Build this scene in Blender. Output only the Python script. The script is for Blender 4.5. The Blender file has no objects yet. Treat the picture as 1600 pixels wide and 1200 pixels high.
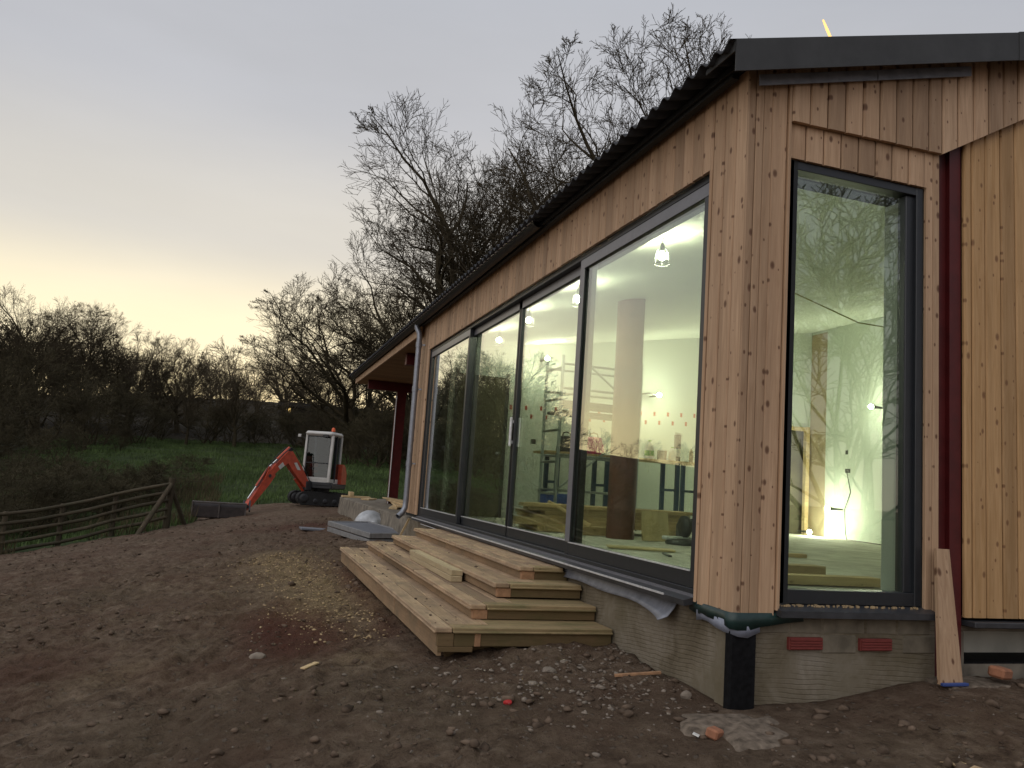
import bpy, math, random
import numpy as np
from mathutils import Vector, Matrix

S = bpy.context.scene
COL = S.collection
PI = math.pi
rnd = random.Random(7)

# ------------------------------------------------------------------ camera, world, fill lamp, exposure
cam_d = bpy.data.cameras.new('camera')
cam = bpy.data.objects.new('camera', cam_d)
COL.objects.link(cam)
R_ = Vector((0.94708496, -0.31367622, 0.0680978)); U_ = Vector((-0.10336231, -0.09718277, 0.98988471)); F_ = Vector((0.30388536, 0.94454367, 0.12446264))
cam.matrix_world = Matrix(((R_.x, U_.x, -F_.x, -2.4682), (R_.y, U_.y, -F_.y, -3.6885), (R_.z, U_.z, -F_.z, 0.5297), (0, 0, 0, 1)))
cam_d.sensor_width = 36.0
cam_d.lens = 1254.85 / 1600 * 36
cam_d.clip_start = 0.05
cam_d.clip_end = 5000
S.camera = cam

SUN_AZ = math.radians(14)          # measured from +Y towards +X: the glow stands over the wood left of the roof
W = bpy.data.worlds.new('World'); S.world = W; W.use_nodes = True
wn, wl = W.node_tree.nodes, W.node_tree.links
wn.clear()
wout = wn.new('ShaderNodeOutputWorld'); wbg = wn.new('ShaderNodeBackground')
sky = wn.new('ShaderNodeTexSky'); sky.sky_type = 'NISHITA'; sky.sun_disc = False
sky.sun_elevation = math.radians(1.0); sky.sun_rotation = SUN_AZ
sky.air_density = 1.0; sky.dust_density = 2.0; sky.ozone_density = 1.5
hs = wn.new('ShaderNodeHueSaturation'); hs.inputs['Saturation'].default_value = 0.5; hs.inputs['Value'].default_value = 1.0
wl.new(sky.outputs[0], hs.inputs['Color'])
# clear winter dusk: an amber band over the sunset fading to pale grey overhead and a cooler grey opposite
wtc = wn.new('ShaderNodeTexCoord'); wnm = wn.new('ShaderNodeVectorMath'); wnm.operation = 'NORMALIZE'
wl.new(wtc.outputs['Generated'], wnm.inputs[0])
wsx = wn.new('ShaderNodeSeparateXYZ'); wl.new(wnm.outputs[0], wsx.inputs[0])
def sky_ramp(stops):
    r = wn.new('ShaderNodeValToRGB'); r.color_ramp.interpolation = 'EASE'; e = r.color_ramp.elements
    while len(e) < len(stops): e.new(.5)
    for k, (p, c) in enumerate(stops): e[k].position = p; e[k].color = (*c, 1)
    wl.new(wsx.outputs['Z'], r.inputs[0]); return r.outputs[0]
warm = sky_ramp([(0, (13.6, 10.3, 4.6)), (.07, (12.8, 10.3, 5.6)), (.15, (10.2, 8.9, 6.0)), (.27, (6.6, 6.25, 5.6)), (.43, (4.9, 4.95, 5.2)), (.7, (4.1, 4.35, 4.9)), (1, (3.9, 4.2, 4.8))])
cool = sky_ramp([(0, (6.4, 5.3, 4.3)), (.12, (5.4, 4.9, 4.7)), (.3, (3.7, 3.8, 4.3)), (.6, (3.5, 3.75, 4.35)), (1, (3.9, 4.2, 4.8))])
wdt = wn.new('ShaderNodeVectorMath'); wdt.operation = 'DOT_PRODUCT'; wl.new(wnm.outputs[0], wdt.inputs[0]); wdt.inputs[1].default_value = (math.sin(SUN_AZ), math.cos(SUN_AZ), 0)
wmr = wn.new('ShaderNodeMapRange'); wmr.interpolation_type = 'SMOOTHSTEP'; wmr.inputs['From Min'].default_value = .2; wmr.inputs['From Max'].default_value = 1.0
wl.new(wdt.outputs['Value'], wmr.inputs['Value'])
wm1 = wn.new('ShaderNodeMix'); wm1.data_type = 'RGBA'; wl.new(wmr.outputs[0], wm1.inputs[0]); wl.new(cool, wm1.inputs[6]); wl.new(warm, wm1.inputs[7])
wm2 = wn.new('ShaderNodeMix'); wm2.data_type = 'RGBA'; wm2.inputs[0].default_value = .88; wl.new(hs.outputs[0], wm2.inputs[6]); wl.new(wm1.outputs[2], wm2.inputs[7])
wmp = wn.new('ShaderNodeMapping'); wmp.inputs['Scale'].default_value = (1.2, 1.2, 5.0); wmp.inputs['Rotation'].default_value = (.15, .1, .4); wl.new(wnm.outputs[0], wmp.inputs[0])
wno = wn.new('ShaderNodeTexNoise'); wno.inputs['Scale'].default_value = 1.6; wno.inputs['Detail'].default_value = 5; wno.inputs['Roughness'].default_value = .55; wl.new(wmp.outputs[0], wno.inputs['Vector'])
wcr = wn.new('ShaderNodeMapRange'); wcr.inputs['From Min'].default_value = .3; wcr.inputs['From Max'].default_value = .7; wcr.inputs['To Min'].default_value = .955; wcr.inputs['To Max'].default_value = 1.045; wl.new(wno.outputs['Fac'], wcr.inputs['Value'])
wvm = wn.new('ShaderNodeVectorMath'); wvm.operation = 'SCALE'; wl.new(wm2.outputs[2], wvm.inputs[0]); wl.new(wcr.outputs[0], wvm.inputs['Scale'])
wl.new(wvm.outputs[0], wbg.inputs['Color'])
wbg.inputs['Strength'].default_value = 0.1
wl.new(wbg.outputs[0], wout.inputs[0])

# after sunset: broad soft fill lamp added behind left to brighten the walls
sd = bpy.data.lights.new('fill_sun', 'SUN'); sd.energy = 0.9; sd.angle = math.radians(80); sd.color = (1, .95, .9)
so = bpy.data.objects.new('fill_sun', sd); COL.objects.link(so)
so.rotation_euler = Vector((-.60, -.42, .68)).to_track_quat('Z', 'Y').to_euler()
so.location = (-20, 0, 60)

vs = S.view_settings
vs.view_transform = 'Standard'; vs.look = 'None'; vs.gamma = 1.0; vs.use_curve_mapping = False
vs.exposure = 0.32
S.cycles.use_denoising = True
S.cycles.max_bounces = 10
S.cycles.transparent_max_bounces = 24
S.cycles.sample_clamp_indirect = 6.0
S.cycles.caustics_reflective = False
S.cycles.caustics_refractive = False

# ------------------------------------------------------------------ materials
def mat(name):
    m = bpy.data.materials.new(name); m.use_nodes = True
    nt = m.node_tree
    b = nt.nodes['Principled BSDF']
    return m, nt, nt.nodes, nt.links, b

def nd(nodes, t, **kw):
    n = nodes.new(t)
    for k, v in kw.items():
        if k in n.inputs: n.inputs[k].default_value = v
        else: setattr(n, k, v)
    return n

def ramp(nodes, links, src, stops, interp='LINEAR'):
    r = nodes.new('ShaderNodeValToRGB'); r.color_ramp.interpolation = interp
    e = r.color_ramp.elements
    while len(e) < len(stops): e.new(0.5)
    for i, (p, c) in enumerate(stops):
        e[i].position = p; e[i].color = (c[0], c[1], c[2], 1) if hasattr(c, '__len__') else (c, c, c, 1)
    links.new(src, r.inputs[0])
    return r.outputs[0]

def mixc(nodes, links, fac, a, b, mode='MIX'):
    m = nodes.new('ShaderNodeMix'); m.data_type = 'RGBA'; m.blend_type = mode
    for i, v in ((0, fac), (6, a), (7, b)):
        if hasattr(v, 'is_linked'): links.new(v, m.inputs[i])
        elif hasattr(v, '__len__'): m.inputs[i].default_value = (*v[:3], 1)
        else: m.inputs[i].default_value = v
    return m.outputs[2]

def mathn(nodes, links, op, a, b=None, clamp=False):
    m = nodes.new('ShaderNodeMath'); m.operation = op; m.use_clamp = clamp
    for i, v in ((0, a), (1, b)):
        if v is None: continue
        if hasattr(v, 'is_linked'): links.new(v, m.inputs[i])
        else: m.inputs[i].default_value = v
    return m.outputs[0]

def bump(nodes, links, h, b, strength=.3, dist=.01):
    n = nodes.new('ShaderNodeBump'); n.inputs['Strength'].default_value = strength; n.inputs['Distance'].default_value = dist
    links.new(h, n.inputs['Height']); links.new(n.outputs[0], b.inputs['Normal'])

def coords(nodes, links, scale=(1, 1, 1), rand=True, kind='Object'):
    tc = nodes.new('ShaderNodeTexCoord')
    mp = nodes.new('ShaderNodeMapping'); mp.inputs['Scale'].default_value = scale
    links.new(tc.outputs[kind], mp.inputs['Vector'])
    if rand:
        oi = nodes.new('ShaderNodeObjectInfo')
        cx = nodes.new('ShaderNodeCombineXYZ')
        links.new(mathn(nodes, links, 'MULTIPLY', oi.outputs['Random'], 37.0), cx.inputs[0])
        links.new(mathn(nodes, links, 'MULTIPLY', oi.outputs['Random'], 91.0), cx.inputs[1])
        links.new(mathn(nodes, links, 'MULTIPLY', oi.outputs['Random'], 53.0), cx.inputs[2])
        links.new(cx.outputs[0], mp.inputs['Location'])
        return mp.outputs[0], oi.outputs['Random']
    return mp.outputs[0], None

def noise(nodes, links, vec, scale, detail=4, rough=.55, dist=0):
    n = nodes.new('ShaderNodeTexNoise'); n.inputs['Scale'].default_value = scale; n.inputs['Detail'].default_value = detail
    n.inputs['Roughness'].default_value = rough; n.inputs['Distortion'].default_value = dist
    links.new(vec, n.inputs['Vector'])
    return n.outputs['Fac']

def wood(name, c1, c2, knots=.75, axis='Z', var=.35, rough=.7, weather=None, knot_col=(.09, .045, .025), grime=0.0):
    """sawn timber: grain along the axis, knots, each board its own tone"""
    m, nt, N, L, b = mat(name)
    st = {'Z': (1, 1, .055), 'Y': (1, .055, 1), 'X': (.055, 1, 1)}[axis]
    ks = {'Z': (1, 1, .62), 'Y': (1, .62, 1), 'X': (.62, 1, 1)}[axis]
    v, r = coords(N, L, st)
    vk, _ = coords(N, L, ks)
    g = noise(N, L, v, 42, 5, .62, 1.2)
    g2 = noise(N, L, v, 9, 3, .5, .6)
    base = mixc(N, L, ramp(N, L, g, [(.33, 0.0), (.68, 1.0)]), c1, c2)
    base = mixc(N, L, ramp(N, L, g2, [(.45, 0.0), (.75, .55)]), base, tuple(x * .62 for x in c1))
    # board to board tone
    tone = ramp(N, L, r, [(0, (1 - var, 1 - var * 1.05, 1 - var * 1.1)), (.35, (.95, .93, .9)), (.7, (1.06, 1.03, 1.0)), (1, (1 + var * .3, 1 + var * .28, 1 + var * .25))])
    base = mixc(N, L, 1.0, base, tone, 'MULTIPLY')
    if knots:
        sx = N.new('ShaderNodeSeparateXYZ'); L.new(vk, sx.inputs[0])
        ia = 'XYZ'.index(axis); oth = [q for q in range(3) if q != ia]
        cb = N.new('ShaderNodeCombineXYZ'); L.new(mathn(N, L, 'ADD', sx.outputs[oth[0]], sx.outputs[oth[1]]), cb.inputs[0]); L.new(sx.outputs[ia], cb.inputs[1])
        vo = N.new('ShaderNodeTexVoronoi'); vo.voronoi_dimensions = '2D'; vo.inputs['Scale'].default_value = 12.0; vo.inputs['Randomness'].default_value = 1
        L.new(cb.outputs[0], vo.inputs['Vector'])
        sep = N.new('ShaderNodeSeparateColor'); L.new(vo.outputs['Color'], sep.inputs[0])
        size = ramp(N, L, sep.outputs[0], [(.30, 0.0), (.36, .045), (.8, .125), (1, .22)])
        k = mathn(N, L, 'LESS_THAN', vo.outputs['Distance'], size)
        kk = mathn(N, L, 'SUBTRACT', 1.0, mathn(N, L, 'DIVIDE', vo.outputs['Distance'], mathn(N, L, 'ADD', size, .001)), True)
        kk = mathn(N, L, 'MULTIPLY', ramp(N, L, kk, [(0, 0), (.45, .85), (1, 1)]), knots)
        base = mixc(N, L, kk, base, knot_col)
    if weather:
        tc, _ = coords(N, L, (1, 1, 1), False, 'Object')
        wn_ = noise(N, L, vk, 5, 5, .65)
        base = mixc(N, L, ramp(N, L, wn_, [(.42, 0.0), (.68, .75)]), base, weather)
    L.new(base, b.inputs['Base Color']); b.inputs['Roughness'].default_value = rough
    b.inputs['Specular IOR Level'].default_value = .25
    bump(N, L, g, b, .35, .003)
    return m

def flat(name, c, rough=.5, metal=0, var=.12, scale=6, bumpd=.0, spec=.5, detail=4):
    m, nt, N, L, b = mat(name)
    v, _ = coords(N, L, (1, 1, 1))
    n = noise(N, L, v, scale, detail)
    lo = tuple(x * (1 - var) for x in c); hi = tuple(min(1, x * (1 + var)) for x in c)
    L.new(ramp(N, L, n, [(.3, lo), (.7, hi)]), b.inputs['Base Color'])
    b.inputs['Roughness'].default_value = rough; b.inputs['Metallic'].default_value = metal
    b.inputs['Specular IOR Level'].default_value = spec
    if bumpd: bump(N, L, n, b, .5, bumpd)
    return m

def emit(name, c, s):
    m, nt, N, L, b = mat(name)
    b.inputs['Base Color'].default_value = (*c, 1)
    b.inputs['Emission Color'].default_value = (*c, 1); b.inputs['Emission Strength'].default_value = s
    return m

def glass_mat(name, r0=.085, tint=(.86, .95, .86), power=1.0):
    m, nt, N, L, b = mat(name)
    N.remove(b)
    out = [n for n in N if n.type == 'OUTPUT_MATERIAL'][0]
    lw = N.new('ShaderNodeLayerWeight'); lw.inputs['Blend'].default_value = .5
    p5 = mathn(N, L, 'POWER', lw.outputs['Facing'], 4.6)
    fac = mathn(N, L, 'ADD', mathn(N, L, 'MULTIPLY', p5, (1 - r0) * power), r0, True)
    tr = N.new('ShaderNodeBsdfTransparent'); tr.inputs[0].default_value = (*tint, 1)
    gl = N.new('ShaderNodeBsdfGlossy'); gl.inputs['Roughness'].default_value = 0.004; gl.inputs['Color'].default_value = (.95, .97, .95, 1)
    mx = N.new('ShaderNodeMixShader')
    L.new(fac, mx.inputs[0]); L.new(tr.outputs[0], mx.inputs[1]); L.new(gl.outputs[0], mx.inputs[2])
    L.new(mx.outputs[0], out.inputs['Surface'])
    return m

M = {}
M['larch'] = wood('larch_cladding', (.42, .275, .170), (.56, .39, .255), .9, 'Z', .28, .62, None, (.10, .042, .022))
M['larch_warm'] = wood('larch_cladding_warm', (.42, .25, .11), (.54, .345, .175), .8, 'Z', .2, .62, None, (.15, .065, .03))
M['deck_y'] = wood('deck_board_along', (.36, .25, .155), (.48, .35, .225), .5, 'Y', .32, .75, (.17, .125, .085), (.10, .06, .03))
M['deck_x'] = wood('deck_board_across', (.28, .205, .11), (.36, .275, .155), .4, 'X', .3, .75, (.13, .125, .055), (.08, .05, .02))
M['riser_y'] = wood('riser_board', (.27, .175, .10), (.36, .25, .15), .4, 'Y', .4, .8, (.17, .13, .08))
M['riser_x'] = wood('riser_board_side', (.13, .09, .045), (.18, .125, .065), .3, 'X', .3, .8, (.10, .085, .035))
M['endgrain'] = flat('cut_end_grain', (.34, .19, .10), .8, 0, .25, 30)
M['plank_y'] = wood('loose_plank', (.40, .32, .19), (.52, .43, .28), .4, 'Y', .15, .75)
M['plank_x'] = wood('sawn_timber', (.50, .37, .20), (.62, .48, .28), .45, 'X', .3, .75)
M['rail'] = wood('weathered_rail', (.070, .055, .035), (.11, .09, .06), .2, 'X', .3, .9, (.05, .05, .03))
M['post'] = wood('weathered_post', (.060, .046, .030), (.10, .08, .055), .2, 'Z', .3, .9, (.045, .045, .025))
M['soffit'] = wood('soffit_board', (.30, .18, .09), (.38, .24, .13), .4, 'Y', .2, .7)
M['ply'] = wood('plywood', (.52, .42, .23), (.6, .5, .3), .3, 'Z', .1, .7)
M['frame'] = flat('anthracite_frame', (.018, .021, .025), .38, 0, .1, 20, 0, .5)
M['frame_light'] = flat('grey_door_rail', (.16, .16, .175), .34, 0, .08, 20, 0, .5)
M['alu'] = flat('bare_aluminium', (.70, .71, .73), .45, .5, .15, 30)
M['sill'] = flat('dark_sill', (.045, .047, .052), .4, .2, .25, 14)
M['lead'] = flat('lead_flashing', (.22, .23, .26), .5, .35, .25, 12, .004)
M['roof'] = flat('fibre_cement_roof', (.022, .023, .027), .75, 0, .25, 12, .002)
M['verge'] = flat('verge_flashing', (.035, .036, .036), .62, 0, .2, 9, .002)
M['gutter'] = flat('dark_gutter', (.028, .029, .030), .5, .2, .2, 10)
M['galv'] = flat('galvanised_pipe', (.25, .265, .30), .42, .65, .12, 25)
M['red_steel'] = flat('red_oxide_steel', (.082, .008, .008), .5, 0, .2, 10, 0, .4)
M['rust'] = flat('rust_primer_column', (.10, .036, .025), .62, 0, .3, 7, .003)
M['black'] = flat('black_bitumen_and_recess_shade', (.007, .007, .008), .7, 0, .5, 30, .006, .12)  # corner post wrap; also stands in for shade inside the plinth hole
M['green_mem'] = flat('green_membrane', (.012, .033, .030), .42, 0, .25, 14, .004)
M['grey_mem'] = flat('grey_membrane_edge', (.23, .25, .31), .5, 0, .2, 14)
M['airbrick'] = flat('red_clay', (.19, .034, .027), .75, 0, .15, 30)
M['plaster'] = flat('pale_plaster', (.57, .61, .54), .85, 0, .05, 1.2, 0, .2)
M['plaster2'] = flat('pale_grey_plasterboard', (.55, .58, .55), .85, 0, .04, 2, 0, .2)
M['ceil'] = flat('ceiling_board', (.66, .69, .60), .85, 0, .04, 1.5, 0, .2)
M['floor'] = flat('dusty_screed', (.50, .49, .43), .85, 0, .22, 3.5, 0, .2, 7)
M['tan'] = flat('bare_plaster_strip', (.36, .28, .18), .85, 0, .1, 5)
M['door_dark'] = flat('dark_doorway', (.10, .09, .055), .8, 0, .3, 4)
M['membrane'] = flat('breather_membrane', (.012, .014, .015), .7)
M['tube'] = flat('scaffold_tube', (.30, .33, .33), .35, .8, .1, 10)
M['bluesteel'] = flat('blue_steel', (.03, .065, .13), .5, .2)
M['bluebox'] = flat('blue_plastic', (.02, .07, .30), .5)
M['pink'] = flat('magenta_bag', (.50, .03, .16), .5, 0, .3, 14)
M['blk'] = flat('black_plastic', (.015, .015, .016), .45)
M['white'] = flat('white_plastic', (.72, .72, .68), .45)
M['grn'] = flat('green_label', (.10, .35, .05), .5)
M['tool'] = flat('tool_grey', (.06, .062, .06), .5, .2, .4, 30)
M['yellow'] = flat('yellow_cage', (.55, .55, .25), .5)
M['bulb'] = emit('lit_bulb', (1, .95, .76), 850)
M['redtab'] = flat('red_tab', (.40, .035, .025), .6)
M['cable'] = flat('cable', (.30, .27, .08), .6)
M['ex_red'] = flat('excavator_red', (.42, .058, .024), .45, 0, .25, 8)
M['ex_white'] = flat('excavator_cream', (.50, .49, .46), .45, 0, .12, 6)
M['ex_dark'] = flat('excavator_dark', (.020, .021, .024), .6, 0, .3, 10)
M['rubber'] = flat('track_rubber', (.012, .012, .012), .8, 0, .3, 16)
M['steel_dark'] = flat('worn_bucket_steel', (.030, .022, .020), .55, .3, .4, 9)
M['steel_edge'] = flat('bucket_edge', (.085, .072, .066), .5, .3, .3, 9)
M['chrome'] = flat('cylinder_rod', (.6, .6, .6), .2, 1, .05)
M['beacon'] = flat('orange_beacon', (.65, .10, .02), .3)
M['glass'] = glass_mat('window_glass', .12, (.88, .95, .87), 2.2)
M['cabglass'] = glass_mat('cab_glass', .045, (.5, .54, .56), .9)
M['plastic_sheet'] = flat('translucent_sheeting', (.42, .44, .46), .35, 0, .25, 9, .01)
M['stone'] = flat('pale_stone', (.20, .165, .13), .9, 0, .3, 20, .004)
M['brickbit'] = flat('broken_brick', (.30, .13, .07), .9, 0, .25, 20, .004)
M['redscrap'] = flat('red_plastic_scrap', (.50, .03, .03), .5)
M['bluescrap'] = flat('blue_plastic_scrap', (.03, .06, .22), .5)
M['leaf'] = flat('dry_leaf', (.42, .30, .17), .8, 0, .3, 30)
M['sand'] = flat('sand', (.40, .29, .16), .95, 0, .3, 9, .01)
M['bark'] = flat('oak_bark', (.055, .045, .028), .95, 0, .35, 3, .02, .1)
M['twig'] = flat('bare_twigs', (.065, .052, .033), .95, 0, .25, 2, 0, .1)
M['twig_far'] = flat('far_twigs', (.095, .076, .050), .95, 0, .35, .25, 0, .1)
M['scrub'] = flat('scrub_twigs', (.075, .064, .038), .95, 0, .4, .5, 0, .1)
M['ivy'] = flat('ivy_leaf', (.020, .030, .012), .6, 0, .4, 3, 0, .3)
M['housewall'] = flat('far_house_wall', (.045, .038, .03), .95, 0, .3, 1, 0, .05)
M['houseroof'] = flat('far_house_roof', (.022, .02, .018), 1.0, 0, .3, 2, 0, .05)
M['litwin'] = emit('lit_window', (1, .68, .22), 1.1)
M['meshpanel'] = flat('grey_panel_sheet', (.17, .18, .205), .5, .2, .12, 8)
M['panel_rim'] = flat('panel_rim', (.25, .25, .25), .5, .3, .2, 12)
M['contrail'] = emit('vapour_sunlight_emission', (1, .62, .22), .75)  # emission replaces sunset light falling on the trail

# concrete plinth with combed scratch coat
def plinth_mat():
    m, nt, N, L, b = mat('scratched_render')
    tc = N.new('ShaderNodeTexCoord')
    v = tc.outputs['Object']
    n1 = noise(N, L, v, 2.6, 7, .68, .6); n2 = noise(N, L, v, 22, 5, .65); n5 = noise(N, L, v, 1.3, 3, .5)
    base = ramp(N, L, n1, [(.30, (.095, .075, .048)), (.47, (.185, .155, .112)), (.60, (.245, .212, .165)), (.76, (.33, .30, .25))])
    base = mixc(N, L, ramp(N, L, n2, [(.35, 0.0), (.8, .45)]), base, (.12, .10, .055))
    base = mixc(N, L, ramp(N, L, n5, [(.5, 0.0), (.66, .55)]), base, (.125, .105, .062))
    mp = N.new('ShaderNodeMapping'); mp.inputs['Scale'].default_value = (.55, .55, 1); mp.inputs['Rotation'].default_value = (.16, -.10, 0); L.new(v, mp.inputs[0])
    w = N.new('ShaderNodeTexWave'); w.wave_type = 'BANDS'; w.bands_direction = 'Z'
    w.inputs['Scale'].default_value = 13; w.inputs['Distortion'].default_value = 4.5; w.inputs['Detail'].default_value = 2; w.inputs['Detail Scale'].default_value = .55; w.inputs['Detail Roughness'].default_value = .6
    L.new(mp.outputs[0], w.inputs[0])
    lines = ramp(N, L, w.outputs['Fac'], [(.0, 0.0), (.25, 1.0)])
    patch = ramp(N, L, noise(N, L, v, 2.3, 4, .6), [(.43, 1.0), (.60, 0.05)])
    gro = mathn(N, L, 'MULTIPLY', mathn(N, L, 'SUBTRACT', 1.0, lines), patch)
    base = mixc(N, L, mathn(N, L, 'MULTIPLY', gro, .26), base, (.055, .042, .024))
    L.new(base, b.inputs['Base Color']); b.inputs['Roughness'].default_value = .92; b.inputs['Specular IOR Level'].default_value = .15
    h = mathn(N, L, 'SUBTRACT', mathn(N, L, 'MULTIPLY', n2, .4), gro)
    bump(N, L, h, b, .45, .006)
    return m
M['plinth'] = plinth_mat()
M['spill'] = flat('gritty_spill', (.15, .12, .092), .95, 0, .5, 22, .02, .1, 8)
M['concrete'] = flat('rough_concrete', (.20, .175, .14), .95, 0, .4, 5, .02, .1, 7)
M['mortar'] = flat('blockwork', (.185, .16, .12), .95, 0, .3, 9, .008, .1, 6)

def ground_mat():
    m, nt, N, L, b = mat('muddy_ground')
    tc = N.new('ShaderNodeTexCoord'); v = tc.outputs['Object']
    at = N.new('ShaderNodeVertexColor'); at.layer_name = 'mask'
    sp = N.new('ShaderNodeSeparateColor'); L.new(at.outputs[0], sp.inputs[0])
    n1 = noise(N, L, v, 1.1, 6, .62); n2 = noise(N, L, v, 8, 8, .75); n3 = noise(N, L, v, 60, 5, .7); n4 = noise(N, L, v, .45, 3, .5)
    vo = N.new('ShaderNodeTexVoronoi'); vo.inputs['Scale'].default_value = 26; L.new(v, vo.inputs['Vector'])
    vc = N.new('ShaderNodeSeparateColor'); L.new(vo.outputs['Color'], vc.inputs[0])
    mud = ramp(N, L, n2, [(.30, (.044, .029, .020)), (.43, (.135, .092, .062)), (.55, (.215, .155, .108)), (.72, (.34, .26, .19))])
    mud = mixc(N, L, ramp(N, L, n1, [(.42, 0.0), (.66, .6)]), mud, (.125, .070, .048))
    mud = mixc(N, L, ramp(N, L, n4, [(.5, 0.0), (.68, .45)]), mud, (.13, .10, .066))
    grit = mathn(N, L, 'MULTIPLY', ramp(N, L, vc.outputs[0], [(.80, 0.0), (.86, 1.0)]), ramp(N, L, vo.outputs['Distance'], [(.25, 1.0), (.42, 0.0)]))
    mud = mixc(N, L, mathn(N, L, 'MULTIPLY', grit, .7), mud, (.20, .165, .13))
    mud = mixc(N, L, ramp(N, L, n3, [(.58, 0.0), (.72, .55)]), mud, (.19, .155, .12))
    mud = mixc(N, L, ramp(N, L, n3, [(.28, .7), (.42, 0.0)]), mud, (.028, .020, .014))
    # red clay
    redf = mathn(N, L, 'MULTIPLY', sp.outputs[2], ramp(N, L, n2, [(.3, .55), (.6, 1.0)]))
    mud = mixc(N, L, redf, mud, ramp(N, L, n3, [(.3, (.06, .020, .014)), (.75, (.15, .055, .038))]))
    # sawdust and sand
    sawf = mathn(N, L, 'MULTIPLY', sp.outputs[1], ramp(N, L, mathn(N, L, 'ADD', mathn(N, L, 'MULTIPLY', n2, .6), mathn(N, L, 'MULTIPLY', n3, .4)), [(.36, 0.0), (.58, 1.0)]))
    mud = mixc(N, L, sawf, mud, ramp(N, L, n3, [(.3, (.22, .155, .085)), (.7, (.42, .31, .175))]))
    grass = ramp(N, L, n1, [(.3, (.034, .044, .018)), (.5, (.044, .066, .023)), (.75, (.075, .092, .036))])
    gn = mathn(N, L, 'ADD', sp.outputs[0], mathn(N, L, 'MULTIPLY', mathn(N, L, 'SUBTRACT', n2, .5), .7))
    col = mixc(N, L, ramp(N, L, gn, [(.42, 0.0), (.6, 1.0)]), mud, grass)
    litter = ramp(N, L, n1, [(.3, (.022, .018, .012)), (.7, (.040, .033, .022))])
    col = mixc(N, L, at.outputs['Alpha'], litter, col)
    L.new(col, b.inputs['Base Color']); b.inputs['Roughness'].default_value = .93; b.inputs['Specular IOR Level'].default_value = .12
    h = mathn(N, L, 'ADD', mathn(N, L, 'ADD', mathn(N, L, 'MULTIPLY', n2, .9), mathn(N, L, 'MULTIPLY', n3, .4)), mathn(N, L, 'MULTIPLY', grit, .3))
    bump(N, L, h, b, 1.0, .09)
    return m
M['ground'] = ground_mat()
M['clod'] = flat('mud_clod', (.115, .083, .060), .95, 0, .6, 9, .02, .1, 6)
M['grass'] = flat('grass_blades', (.064, .098, .030), .7, 0, .6, .6, 0, .2)
M['drygrass'] = flat('dead_grass', (.085, .068, .038), .85, 0, .4, .8, 0, .1)

# ------------------------------------------------------------------ mesh helpers
def link(o, parent=None):
    COL.objects.link(o)
    if parent is not None: o.parent = parent
    return o

def empty(name, loc=(0, 0, 0), rz=0):
    o = bpy.data.objects.new(name, None); COL.objects.link(o); o.location = loc; o.rotation_euler = (0, 0, rz)
    o.empty_display_size = .2
    return o

def tag(o, label=None, cat=None, group=None, kind=None):
    if label: o['label'] = label
    if cat: o['category'] = cat
    if group: o['group'] = group
    if kind: o['kind'] = kind
    return o

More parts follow.
